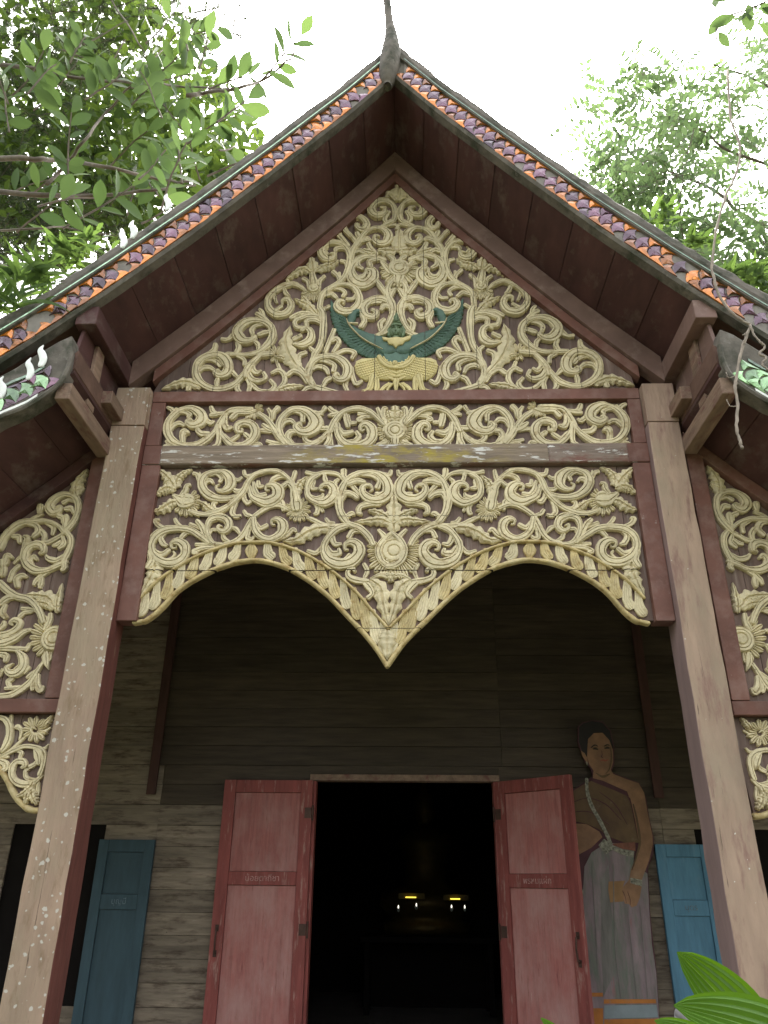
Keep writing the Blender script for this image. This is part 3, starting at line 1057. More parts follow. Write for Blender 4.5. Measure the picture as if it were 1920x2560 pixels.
for sgn in (-1, 1):
    # body: from soffit line up, following the roof curve; built as strip cross-sections
    n = 60
    mb = MB()
    V, Fc = [], []
    rg = rag(n + 1, .02)
    X1 = 2.42
    prof_y = [(0, YB + .06), (0, YB), (.026, YB - .012), (.03, YB + .004), (.213, YB + .006), (.218, YB - .016), (.234, YB - .016), (.238, YB + .004), (.29, YB - .004), (.345, YB + .005), (.385, YB + .03), (.385, YB + .10)]
    for k in range(n + 1):
        x = X1 * k / n
        for q, (dz, y) in enumerate(prof_y):
            jj = rg[k] if q >= 9 else (rg[k] * .3 if q == 8 else 0)
            V.append((XC + sgn * x, y + (jj * .3 if q >= 8 else 0), zs(x) - .012 + dz * 1.06 + jj))
    ns = len(prof_y)
    for k in range(n):
        for q in range(ns - 1):
            Fc.append((k * ns + q, (k + 1) * ns + q, (k + 1) * ns + q + 1, k * ns + q + 1))
    Fc.append(tuple(n * ns + q for q in range(ns)))
    mb.add(V, Fc)
    barge = mb.build('barge_board', CEMENT, T)
    barge['label'] = ('left' if sgn < 0 else 'right') + ' slope of the main gable edge set with amber and purple glass'
    # pale green glass strip and lower lip strip
    for nm, o0, o1, yy, m in (('glass_strip', .232, .244, YB - .019, GREENST), ('grout_bed', .030, .220, YB + .0015, GROUT)):
        sb = MB()
        V, Fc = [], []
        for k in range(n + 1):
            x = .07 + (X1 - .09) * k / n
            for q, (dz, y) in enumerate(((o0, YB + .02), (o0, yy), (o1, yy), (o1, YB + .02))):
                V.append((XC + sgn * x, y, zs(x) + dz))
        for k in range(n):
            for q in range(3):
                Fc.append((k * 4 + q, (k + 1) * 4 + q, (k + 1) * 4 + q + 1, k * 4 + q + 1))
        sb.add(V, Fc)
        sb.build(nm, m, barge)
    # tiles
    s = .088
    x = .12
    while x < 2.3:
        zc = zs(x) + .124
        dzdx = (zs(x + .03) - zs(x - .03)) / .06
        ang = math.atan(-dzdx)               # slope angle, upslope direction is towards the ridge
        ca, sa = math.cos(ang), math.sin(ang)
        # scale apex points downslope; local +s runs upslope (towards the middle, up)
        def put(c, part, ds, dt):
            xx = x - ds * ca + dt * sa
            zz = zc + ds * sa - 0 + dt * ca
            if random.random() < .06:
                return
            if random.random() < .05:
                c = 'purple' if c == 'amber' else 'amber'
            place_tile(TILES[c, part], XC + sgn * xx, zz, YB - .001, ang, -sgn, barge)
        put('purple', 0, -.044, 0)
        if sgn < 0 or random.random() < .93:
            put('amber', -1, 0.0, H_T * .98)
            put('amber', 1, 0.0, -H_T * .98)
        x += s * ca

    # side barge with its rounded end
    Y2 = 3.29
    zl = lambda x: lerp_tab(SP, x)
    m_ = lambda x: XC + sgn * x
    low = [(2.9, zl(2.9)), (2.4, zl(2.4)), (2.2, zl(2.2)), (2.02, zl(2.02) - .005), (1.90, 3.79), (1.80, 3.875), (1.735, 3.955), (1.712, 4.06), (1.715, 4.15), (1.735, 4.262)]
    top = [(1.80, 4.215), (1.9, 4.135), (2.0, 4.05), (2.2, 3.90), (2.4, 3.73), (2.9, 3.33)]
    poly = [(m_(x), z_) for x, z_ in low] + [(m_(x), z_ + random.uniform(-.012, .012)) for x, z_ in top]
    mb = MB(); mb.prism(poly, Y2, Y2 + .10)
    sbarge = mb.build('side_barge_board', CEMENT, T, bevel=.008)
    sbarge['label'] = ('left' if sgn < 0 else 'right') + ' lower gable edge with rounded end and green glass scales'
    bb = MB()
    lip = [(m_(x), z_) for x, z_ in low[:9]]
    bb.tube([(x, Y2 - .004, z_) for x, z_ in catmull(lip, 4)], .014, 6)
    bb.build('edge_lip', CEMENT, sbarge)
    for o0, o1, m in ((.205, .222, GREENST), (.022, .038, WHITEG)):
        sb = MB()
        V, Fc = [], []
        for k in range(21):
            x = 1.84 + (2.9 - 1.84) * k / 20
            zb = zl(x) if x > 2.02 else lerp_tab(sorted(low[3:7]), x)
            for dz, y in ((o0, Y2), (o0, Y2 - .008), (o1, Y2 - .008), (o1, Y2)):
                V.append((m_(x), y, zb + dz))
        for k in range(20):
            for q in range(3):
                Fc.append((k * 4 + q, (k + 1) * 4 + q, (k + 1) * 4 + q + 1, k * 4 + q + 1))
        sb.add(V, Fc)
        sb.build('glass_strip', m, sbarge)
    x = 1.86
    while x < 2.5:
        zb = zl(x) if x > 2.02 else lerp_tab(sorted(low[3:7]), x)
        zc = zb + .118
        ang = math.atan(.80)
        ca, sa = math.cos(ang), math.sin(ang)
        for c, part, ds, dt in (('green', 0, -.05, 0), ('purple', -1, 0, H_T * .92), ('purple', 1, 0, -H_T * .92)):
            if sgn > 0 and c == 'purple':
                c = 'green'
            place_tile(TILES[c, part], m_(x - ds * ca + dt * sa), zc + ds * sa + dt * ca, Y2 - .001, ang, -sgn, sbarge)
        x += .088 * ca

# white flame-shaped glass pieces that survive on the crest
crest = [(420, 508, 1.0, 0), (334, 576, 1.1, 0), (309, 600, 1.1, 0), (107, 893, 1.2, 1), (76, 925, 1.1, 1), (6, 972, 1.1, 1)]
for px, py, s_, low_ in crest:
    y = 3.285 if low_ else YB - .004
    q = on_y(px, py, y)
    mb = MB()
    P = [(q.x - .012, q.z + .075, .006), (q.x - .02, q.z + .045, .022), (q.x - .004, q.z + .015, .034), (q.x + .008, q.z - .02, .034), (q.x + .004, q.z - .055, .026)]
    stroke(mb, [(a, c, w * s_) for a, c, w in P], sec=SEC0, h=.012, ybase=y)
    mb.build('crest_glass', WHITEG, T, smooth=True)

# gable finial
mb = MB()
fp = [(968, 206, 22), (968, 192, 42), (972, 165, 56), (977, 130, 58), (978, 100, 47), (977, 75, 35), (974, 50, 25), (971, 25, 23), (968, 0, 22), (962, -40, 20), (950, -90, 16), (930, -140, 9), (905, -175, 2)]
V, Fc = [], []
Q = catmull([(*on_y(a, b_, 3.33).xz, w) for a, b_, w in fp], 4)
N_ = 12
for i, (x, z_, w) in enumerate(Q):
    r = w * .5 * .00245
    d = Vector((Q[min(i + 1, len(Q) - 1)][0] - Q[max(i - 1, 0)][0], Q[min(i + 1, len(Q) - 1)][1] - Q[max(i - 1, 0)][1])).normalized()
    for j in range(N_):
        a = 2 * math.pi * j / N_
        rr = r * (1 + random.uniform(-.03, .03))
        V.append((x - d.y * rr * math.cos(a), 3.36 + r * 1.3 * math.sin(a), z_ + d.x * rr * math.cos(a)))
for i in range(len(Q) - 1):
    for j in range(N_):
        Fc.append((i * N_ + j, i * N_ + (j + 1) % N_, (i + 1) * N_ + (j + 1) % N_, (i + 1) * N_ + j))
mb.add(V, Fc)
mb.f.append(list(range(N_))); mb.mi.append(0)
o = mb.build('roof_finial', CEMENT, T, smooth=True)

# ================================================================== CARVED PANELS
YP = 4.0            # front of the backing boards
S5 = 1659 / 320.0


def axis_mirror(p_a, p_b):
    """mirror line through two points of the facade, given in photograph pixels"""
    a, c = on_y(*p_a, YP - .015), on_y(*p_b, YP - .015)

    def f(x, z):
        ax = a.x + (c.x - a.x) * (z - a.z) / (c.z - a.z)
        return 2 * ax - x, z
    return f


def backing(name, poly, label, joints, vertical=True, m=BACKING):
    """solid board behind the carving plus separate visible planks in front of it"""
    mb = MB()
    mb.prism(poly, YP + .012, YP + .045)
    o = mb.build(name, m, T)
    o['label'] = label
    # visible planks: clip the outline by vertical strips
    for a, c in zip(joints[:-1], joints[1:]):
        bm = bmesh.new()
        vs_ = [bm.verts.new((x, YP, z)) for x, z in poly]
        bm.faces.new(vs_)
        for co, no in (((a + .0015, 0, 0), (-1, 0, 0)), ((c - .0015, 0, 0), (1, 0, 0))):
            bmesh.ops.bisect_plane(bm, geom=bm.verts[:] + bm.edges[:] + bm.faces[:], plane_co=co, plane_no=no, clear_outer=True)
        if len(bm.faces):
            r = bmesh.ops.extrude_face_region(bm, geom=bm.faces[:])
            bmesh.ops.translate(bm, verts=[v for v in r['geom'] if isinstance(v, bmesh.types.BMVert)], vec=(0, .011, 0))
            d = random.uniform(-.002, .001)
            bmesh.ops.translate(bm, verts=bm.verts[:], vec=(0, d, 0))
            me = bpy.data.meshes.new('plank')
            bm.to_mesh(me)
            me.materials.append(m)
            p = bpy.data.objects.new('plank', me)
            COL.objects.link(p)
            attach(p, o)
        bm.free()
    return o


def carved(parent, tile, groups, mirror=None, joints=(), both=True, m=CREAM):
    for name, specs in groups:
        for mf in ((None, mirror) if (both and mirror) else (mirror,) if mirror else (None,)):
            mb = MB()
            for sp in specs:
                tl = tile
                if isinstance(sp, tuple):
                    tl, sp = sp
                carve(mb, tl, sp, mf, YP - .001)
            me = mb.mesh(name, m, True)
            me.set_sharp_from_angle(angle=R(38))
            for co, no, half in joints:
                slit(me, co, no, half)
            o = bpy.data.objects.new(name, me)
            COL.objects.link(o)
            attach(o, parent)


# ---------------------------------------------------------------- arched lower panel
TA, TB = Tile(360, 1160, S5), Tile(680, 1160, S5)
TC_, TD = Tile(330, 1360, S5), Tile(700, 1380, S5)
AX_LOW = axis_mirror((987, 1160), (968, 1660))
lip_px = [(335, 1556), (352, 1552), (365, 1549), (397, 1524), (438, 1480), (473, 1454), (523, 1427), (561, 1412), (600, 1402), (650, 1399),
          (700, 1411), (739, 1428), (783, 1457), (825, 1492), (874, 1544), (908, 1579), (939, 1617), (968, 1663)]
rib_px = [(350, 1495), (395, 1451), (430, 1426), (469, 1402), (504, 1385), (542, 1371), (590, 1358), (648, 1355), (680, 1357), (728, 1370), (767, 1387),
          (816, 1417), (854, 1446), (893, 1482), (931, 1527), (970, 1570)]
lip = [on_y(x, y, YP - .02).xz for x, y in lip_px]
rib = [on_y(x, y, YP - .02).xz for x, y in rib_px]
lip_l = [(p[0], p[1]) for p in lip]
lip_r = [AX_LOW(*p) for p in lip_l]
poly = [(-1.50, 3.828)] + [(-1.50, lip_l[0][1] + .02)] + [(x, z + .018) for x, z in lip_l] + [(x, z + .018) for x, z in lip_r[-2::-1]] + \
       [(1.37, lip_r[0][1] + .02), (1.37, 3.828)]
low_panel = backing('carved_panel', poly, 'arched carved panel with pointed pendant under the grey rail',
                    [-1.51, -1.32, -1.08, -.86, -.62, -.38, -.16, .10, .33, .58, .80, 1.05, 1.24, 1.38])
jz = [(on_y(700, y, YP - .02).z) for y in (1292, 1426, 1570)]
J_LOW = [((0, 0, z), (0, 0, 1), h) for z, h in zip(jz, (.0016, .0028, .0018))]
LOW = [
    ('flower_spray', [(TA, q) for q in (
        'L 190 410,340 360,250 290,160 190,75', 'L 130 430,320 440,210 510,130 630,75', 'L 165 420,350 330,320 240,345 150,415',
        'L 175 450,500 370,510 290,560 210,600 120,625', 'S 480,410,50 535,350,70 555,290,62 595,275,42', 'S 390,410,60 430,440,90 500,480,150 550,485,170',
        'R 555,485 36 62 92', 'P 545,490 92 190 -60 150 9')]),
    ('scroll', [(TA, q) for q in (
        'S 1290,390,50 1180,435,75 1050,455,80 900,435,95 785,355,105 748,245,100 800,150,80 920,100,58 1040,115,80 1115,190,120 1115,290,115 1040,350,75 960,345,52 935,295,36 975,268,26',
        'S 765,310,45 800,235,62 860,215,62 897,250,40', 'S 830,160,30 930,125,50 1005,180,55 985,225,52', 'S 1100,150,40 1160,190,52 1220,205,52 1262,180,44',
        'S 740,270,60 712,190,64 685,135,55 648,125,50', 'S 720,110,30 735,180,30', 'S 1270,330,40 1205,350,62 1150,325,52')]),
    ('scroll', [(TA, q) for q in (
        'S 580,610,45 750,660,70 900,640,80 1050,580,72 1180,480,72 1290,360,82 1350,240,72 1430,150,62 1560,105,60 1659,95,60 1760,112,60 1850,175,60 1935,270,60 1965,380,70 1985,480,70',
        'L 130 910,625 830,580 780,530 690,485', 'S 1060,560,40 965,590,52 910,570,52 898,515,55 940,498,40', 'S 1200,480,60 1160,570,64 1145,640,66 1190,685,62 1245,675,45',
        'S 1290,390,60 1300,455,64 1340,505,64 1380,490,46', 'S 1450,140,50 1370,160,62 1310,148,52 1298,100,52', 'S 1880,190,30 1780,160,60 1690,190,72 1645,232,48')]),
    ('scroll', [(TA, q) for q in (
        'S 1365,300,60 1400,420,82 1490,475,100 1600,500,130 1720,440,140 1738,345,125 1670,280,85 1590,290,52 1580,340,36 1622,345,26',
        'S 1420,240,40 1440,340,60 1490,405,62 1565,400,62', 'S 1480,230,50 1485,285,62 1535,290,50')]),
    ('scroll', [(TA, q) for q in (
        'S 840,1025,60 720,930,82 590,855,82 430,840,80 270,862,90 150,940,100 95,1050,92 105,1155,95 175,1240,100 300,1290,110 440,1270,122 530,1180,112 528,1070,110 450,1012,90 368,1032,62 362,1085,42 412,1092,30 420,1065,20',
        'S 110,1080,40 160,1150,72 240,1172,72 320,1120,60', 'S 240,1240,30 345,1220,42 395,1170,42 382,1138,38', 'S 300,870,50 222,955,62 248,1035,72 292,1058,50',
        'S 260,830,60 182,792,62 148,735,62 185,722,42', 'S 480,812,50 425,760,52 402,718,52', 'S 620,882,60 545,890,62 488,945,62')]),
    ('scroll', [(TA, q) for q in (
        'S 1030,1050,50 900,1030,62 832,930,72 822,820,62 870,725,82 980,692,92 1080,735,102 1100,822,92 1040,882,72 970,860,52 968,805,42 1012,812,26',
        'S 850,900,40 880,850,52 935,850,50', 'S 1040,1045,60 1170,1010,72 1270,930,72 1350,800,72 1420,690,62 1540,600,62 1659,545,62 1760,542,62 1860,585,50',
        'S 820,1000,72 782,885,74 742,800,74 695,748,60', 'S 745,835,50 655,800,55 605,782,55', 'S 950,1060,60 800,1050,62 680,1045,50', 'S 900,1080,50 740,1100,62 650,1145,74 690,1160,42',
        'S 1240,900,40 1192,842,62 1148,828,50', 'S 1110,1010,40 1042,972,62 1020,918,52', 'S 1370,800,60 1350,900,62 1340,960,62 1392,972,60 1425,945,40', 'S 1400,680,50 1332,660,62 1300,618,52')]),
    ('scroll', [(TA, q) for q in (
        'S 1420,700,60 1440,850,82 1520,950,92 1650,980,92 1780,900,112 1800,790,112 1740,728,82 1662,740,52 1660,785,36 1695,792,26',
        'S 1455,760,40 1505,830,62 1585,800,62', 'S 1700,985,55 1850,925,62 1930,850,62 1972,880,40')]),
    ('flower_spray', [(TB, q) for q in (
        'S 320,560,120 300,420,110 280,320,90 215,255,70 140,300,60', 'L 150 310,470 325,340 370,250 480,160', 'S 240,260,60 275,185,62 300,108,56', 'S 150,590,60 130,500,70 90,470,50',
        'P 335,590 55 165 -75 215 12', 'S 250,500,50 245,600,55 310,650,50 385,610,42 370,560,36 335,575,24')]),
    ('scroll', [(TB, q) for q in (
        'S 450,108,56 560,130,52 700,110,62 850,132,52 940,215,52', 'S 600,140,60 510,200,72 460,300,72 470,420,72 560,490,82 680,510,112 790,430,132 800,330,112 740,270,82 660,280,62 622,330,42 668,348,30',
        'S 545,225,50 520,308,62 575,322,50', 'S 480,400,40 560,445,62 640,430,62 662,395,40', 'S 560,500,60 592,570,62 580,640,62 552,650,40', 'S 620,530,50 655,605,50',
        'S 680,130,50 688,200,62 705,232,50', 'S 820,300,50 818,240,62 855,208,50', 'S 930,95,76 935,165,72 990,235,52', 'S 1035,275,62 1135,390,62')]),
    ('scroll', [(TB, q) for q in (
        'S 1000,780,70 955,740,85 885,620,92 868,480,102 900,340,92 980,210,82 1120,130,72 1270,108,62 1400,150,92 1490,250,122 1500,380,132 1400,460,122 1270,460,112 1180,390,92 1180,300,72 1262,280,52 1302,332,40 1268,362,30',
        'S 1150,150,30 1290,150,62 1390,220,62 1368,305,72', 'S 1515,330,30 1450,392,62 1360,390,62', 'S 1440,130,50 1520,142,62 1542,98,52', 'S 1000,260,72 1100,228,82 1192,245,60',
        'S 890,480,60 950,385,82 1040,398,72 1105,445,60', 'S 1385,510,82 1250,520,82 1142,560,72 1118,630,62 1155,652,50', 'S 955,690,60 1030,648,72 1066,655,40')]),
    ('scroll', [(TB, q) for q in (
        'S 1000,785,80 1140,840,92 1250,940,82 1310,1050,72', 'S 1000,790,70 860,810,72 700,800,62 560,740,62 460,695,46', 'L 210 760,830 600,845 450,905 320,985 140,1010', 'S 800,760,40 740,755,55 705,715,52',
        'S 990,800,60 860,840,82 760,920,82 682,1040,82 672,1150,82 740,1250,112 880,1300,132 1030,1270,142 1130,1160,132 1112,1060,112 1030,1020,92 950,1050,62 948,1112,42 985,1112,30',
        'S 720,1080,50 772,1162,82 870,1160,72 868,1112,50', 'S 830,1262,30 930,1250,62 1002,1190,62', 'S 810,860,60 778,945,72 818,1040,72 885,1040,50', 'S 1180,870,60 1052,870,62 998,945,72', 'S 660,1060,50 570,1152,62 470,1130,52')]),
    ('pendant_leaf', [(TD, q) for q in (
        'S 1130,385,72 1000,370,82 900,330,72 878,262,62 935,212,52 970,250,52', 'L 230 1170,365 1300,480 1340,700 1405,960', 'S 1090,400,60 1150,455,82 1195,540,62 1145,595,60',
        'S 1090,340,50 1130,245,62 1095,165,60', 'S 1180,350,40 1300,300,60 1420,320,80')]),
    ('corner_leaf', [(TC_, q) for q in ('S 230,120,70 260,220,92 215,300,82', 'L 230 300,200 300,340 230,480 100,700')]),
]
carved(low_panel, TA, LOW, AX_LOW, J_LOW)
CENTRE = [('centre_flower', [(TB, q) for q in (
    'R 1578,1130 84 150', 'P 1578,1110 205 390 30 150 9', 'P 1578,1110 200 345 150 205 5', 'P 1578,1110 200 345 -25 30 5')])]
carved(low_panel, TB, [('crown_leaf', ['L 250 1578,900 1580,640 1580,390'])], None, J_LOW)
carved(low_panel, TD, [('pendant_leaf', ['L 190 1420,240 1430,300 1438,400'])], None, J_LOW)
carved(low_panel, TB, CENTRE, None, J_LOW)
carved(low_panel, TB, [('flower_leaf', [(TB, q) for q in (
    'L 170 1570,800 1420,735 1280,740 1060,760', 'L 130 1560,760 1450,670 1330,620 1240,610', 'S 1385,860,50 1450,930,70 1470,1000,60', 'S 1565,890,50 1480,960,75 1400,1060,85 1380,1150,88 1425,1265,88 1510,1325,85 1578,1335,80', 'S 1570,960,50 1500,1030,70 1470,1130,72 1505,1215,72 1578,1248,70')])], AX_LOW, J_LOW)

# arch border: rope rib, leaf fingers, rounded lip
def along(pts, t):
    d = [0]
    for a, c in zip(pts[:-1], pts[1:]):
        d.append(d[-1] + math.hypot(c[0] - a[0], c[1] - a[1]))
    s = t * d[-1]
    for i in range(len(pts) - 1):
        if s <= d[i + 1] or i == len(pts) - 2:
            f = (s - d[i]) / max(1e-9, d[i + 1] - d[i])
            return pts[i][0] + (pts[i + 1][0] - pts[i][0]) * f, pts[i][1] + (pts[i + 1][1] - pts[i][1]) * f


for mf in (lambda x, z: (x, z), AX_LOW):
    L2 = [mf(*p) for p in lip_l]
    R2 = [mf(p[0], p[1]) for p in rib]
    mb = MB()
    stroke(mb, [(x, z, .025) for x, z in L2], sec=SEC0, h=.043, ybase=YP + .012, rise=0)
    stroke(mb, [(x, z, .017) for x, z in R2], sec=SEC0, h=.036, ybase=YP - .001, rise=0)
    me = mb.mesh('arch_border', CREAM_OLD, True)
    for co, no, half in J_LOW:
        slit(me, co, no, half)
    o = bpy.data.objects.new('arch_border', me)
    COL.objects.link(o)
    attach(o, low_panel)
    L2d, R2d = catmull(L2, 4), catmull(R2, 4)
    NF = 20
    for k in range(NF):
        t = (k + .5) / NF
        peak = abs(t - .42) < .03
        ts = t - .018 if t < .42 else t + .018
        a = along(R2d, t)
        c = along(L2d, max(0.01, min(.985, ts + (.012 if t > .5 else -.004))))
        mid = ((a[0] + c[0]) / 2, (a[1] + c[1]) / 2)
        bow = (.010 if t < .42 else -.010)
        tx_, tz_ = L2d[min(len(L2d) - 1, int(t * len(L2d)))], L2d[max(0, int(t * len(L2d)) - 2)]
        dd = Vector((tx_[0] - tz_[0], tx_[1] - tz_[1])).normalized()
        mid = (mid[0] + dd.x * bow, mid[1] + dd.y * bow)
        ww = .056 if not peak else .07
        mb = MB()
        P = [(a[0], a[1], ww * .62), (mid[0], mid[1], ww * 1.0), (c[0] * .66 + a[0] * .34, c[1] * .66 + a[1] * .34, ww * 1.06)]
        if peak:
            a, c = along(R2d, .42), along(L2d, .42)
            P = [(a[0], a[1], .02), (a[0] * .5 + c[0] * .5, a[1] * .5 + c[1] * .5, .075), (c[0], c[1], .012)]
        stroke(mb, P, sec=[(-1, 0), (-1, .8), (-.94, .98), (-.58, .98), (-.52, .74), (-.46, 1), (-.16, 1), (-.1, .74), (-.04, 1), (.28, 1), (.34, .74), (.4, .98), (.94, .98), (1, .8), (1, 0)],
               h=.019, ybase=YP - .001, rise=0)
        me = mb.mesh('border_leaf', CREAM_OLD if random.random() < (.75 if t > .5 else .35) else CREAM, True)
        for co, no, half in J_LOW:
            slit(me, co, no, half)
        o = bpy.data.objects.new('border_leaf', me)
        COL.objects.link(o)
        attach(o, low_panel)
# tip of the pendant
q = on_y(968, 1600, YP - .02)
mb = MB()
leaf_relief(mb, [(q.x, q.z + .06), (q.x, q.z), (on_y(968, 1650, YP - .02).x, on_y(968, 1650, YP - .02).z)], .11, teeth=4, ybase=YP - .001)
mb.build('pendant_tip', CREAM, low_panel, smooth=True)

# ---------------------------------------------------------------- middle band
TM1, TM2 = Tile(400, 1000, S5), Tile(690, 1000, S5)
AX_MID = axis_mirror((987, 1000), (986, 1130))
mid_panel = backing('carved_panel', [(-1.483, 3.963), (1.351, 3.963), (1.351, 4.275), (-1.483, 4.275)],
                    'narrow band of carved scrolls above the grey rail', [-1.49, -1.2, -.93, -.66, -.42, -.2, .06, .3, .55, .82, 1.1, 1.36])
MID = [
    ('scroll', [(TM1, q) for q in (
        'S 745,365,60 690,440,72 600,520,82 470,590,90 300,592,82 170,540,92 100,420,92 112,290,92 200,182,82 320,120,62 430,122,92 530,190,122 532,282,122 430,332,102 350,290,62 388,250,42 422,266,26',
        'S 130,400,40 182,330,62 250,302,62 312,332,50', 'S 230,172,30 320,160,52 385,190,62 370,222,50', 'S 545,200,50 602,260,62 660,302,62 695,285,40', 'S 200,182,60 152,125,62 108,105,50', 'S 190,170,40 210,115,46',
        'S 300,560,60 292,485,75 320,425,86 365,430,50', 'S 255,590,50 135,570,62 82,540,42', 'S 205,600,50 80,600,60 50,612,40', 'S 620,445,72 542,442,72 490,402,64 505,378,36')]),
    ('scroll', [(TM1, q) for q in (
        'S 740,370,72 800,260,74 880,160,72 1000,130,72 1150,125,62 1195,118,42', 'P 1215,125 35 125 -70 130 7', 'S 1240,140,40 1140,172,52 1010,172,62 935,235,72', 'S 832,170,50 735,188,62 660,202,50', 'S 730,175,50 685,150,62 668,108,62',
        'S 760,350,72 768,480,72 752,580,62 695,620,52', 'S 850,222,60 840,320,72 878,372,72 928,365,50', 'S 1120,220,40 1180,190,50 1260,190,50')]),
    ('scroll', [(TM1, q) for q in (
        'S 790,420,50 832,500,72 930,590,82 1060,602,92 1180,540,102 1240,430,102 1200,330,92 1100,300,92 1010,340,82 1000,412,62 1062,422,42 1066,378,30',
        'S 832,450,40 902,522,62 972,490,62 1012,462,52', 'S 1112,560,40 1155,490,62 1108,448,62', 'S 1130,602,60 1232,580,62 1290,570,50 1318,612,50')]),
    ('scroll', [(TM1, q) for q in (
        'S 1285,185,62 1380,250,72 1460,350,74 1540,480,82 1610,570,80', 'S 1440,262,60 1440,180,64 1408,128,52', 'S 1468,245,50 1482,165,64 1525,120,76', 'S 1480,402,72 1400,370,72 1340,330,52', 'S 1440,410,50 1345,395,60 1298,400,56',
        'S 1600,572,60 1480,560,62 1395,538,50', 'S 1590,602,50 1450,592,62 1408,632,50')]),
    ('scroll', [(TM2, q) for q in (
        'S 665,430,60 560,540,72 420,600,82 280,612,82 150,570,82 62,470,82 40,330,82 100,212,82 210,132,72 340,130,82 460,200,122 520,310,150 440,410,132 320,420,102 258,350,72 310,310,52 332,346,30',
        'S 62,380,40 112,290,62 190,270,62 235,302,50', 'S 132,182,30 240,150,52 342,190,62 348,275,62', 'S 425,150,60 520,172,62 600,188,42', 'S 560,165,40 600,150,50 632,108,62', 'S 210,570,60 152,492,72 190,430,86 240,432,50',
        'S 602,502,72 482,560,62 402,540,62 370,490,62 418,472,42')]),
    ('scroll', [(TM2, q) for q in (
        'S 700,412,72 762,280,82 850,180,72 960,130,72 1100,120,72 1230,172,72 1330,262,62 1400,335,50', 'S 822,170,50 742,190,62 688,205,42', 'S 790,160,50 735,140,60 698,110,62', 'S 900,182,50 912,262,72 935,345,60',
        'S 930,200,50 955,290,60 1025,298,52', 'S 700,422,60 690,522,72 648,595,62', 'S 712,500,50 715,590,62 755,622,60', 'S 660,372,72 585,380,60', 'S 1240,200,50 1150,190,62 1075,185,50', 'S 1270,220,40 1140,225,50 1070,262,66 1120,280,42',
        'S 1382,262,60 1342,170,62 1318,118,50', 'S 1392,230,50 1398,120,62 1435,115,42')]),
    ('scroll', [(TM2, q) for q in (
        'S 790,330,82 802,440,82 860,540,92 980,600,92 1120,590,112 1230,510,122 1242,390,112 1170,320,92 1098,350,62 1108,402,42 1148,386,26',
        'S 822,370,50 882,442,82 985,428,62', 'S 880,530,30 1002,542,62 1075,482,72 1048,430,60', 'S 820,500,60 842,605,60', 'S 1480,600,60 1345,602,62 1235,612,60 1225,578,40', 'S 1320,580,50 1420,545,60')]),
]
carved(mid_panel, TM1, MID, AX_MID)
carved(mid_panel, TM2, [('centre_flower', ['L 230 1543,300 1543,200 1543,75', 'R 1543,400 62 96 135', 'P 1543,400 135 240 -200 20 13', 'P 1543,400 130 230 20 160 9', 'S 1543,500,90 1543,570,90 1543,628,20'])])
carved(mid_panel, TM2, [('cup_leaf', ['S 1400,225,60 1440,290,72 1405,400,60']), ('flower_leaf', ['L 110 1500,290 1470,210 1450,140'])], AX_MID)

# ---------------------------------------------------------------- pediment
P1, P2, P3, P4, P5 = Tile(400, 780, S5), Tile(640, 560, 1659 / 260.), Tile(700, 770, S5), Tile(820, 440, S5), Tile(820, 660, 1659 / 360.)
AX_PED = axis_mirror((990, 960), (994, 560))
tri = [(XC - 1.53, 4.353), (XC + 1.50, 4.353)]
up_l, up_r = [], []
for k in range(8):
    x = .02 + 1.46 * k / 7
    up_l.append((XC - x, max(4.36, zs(x) - .278)))
    up_r.append((XC + x, max(4.36, zs(x) - .278)))
poly = tri + up_r[::-1] + up_l
ped = backing('carved_panel', poly, 'triangular gable panel of carved scrolls with a green winged figure',
              [-1.65, -1.38, -1.12, -.9, -.62, -.36, .05 - .14, .2, .44, .68, .95, 1.2, 1.5])
jx = [on_y(x, y, YP - .02).x for x, y in ((535, 960), (672, 930), (808, 900), (936, 950), (1063, 900), (1192, 900), (1330, 960), (1455, 980))]
J_PED = [((x, 0, 0), (1, 0, 0), .0018) for x in jx]
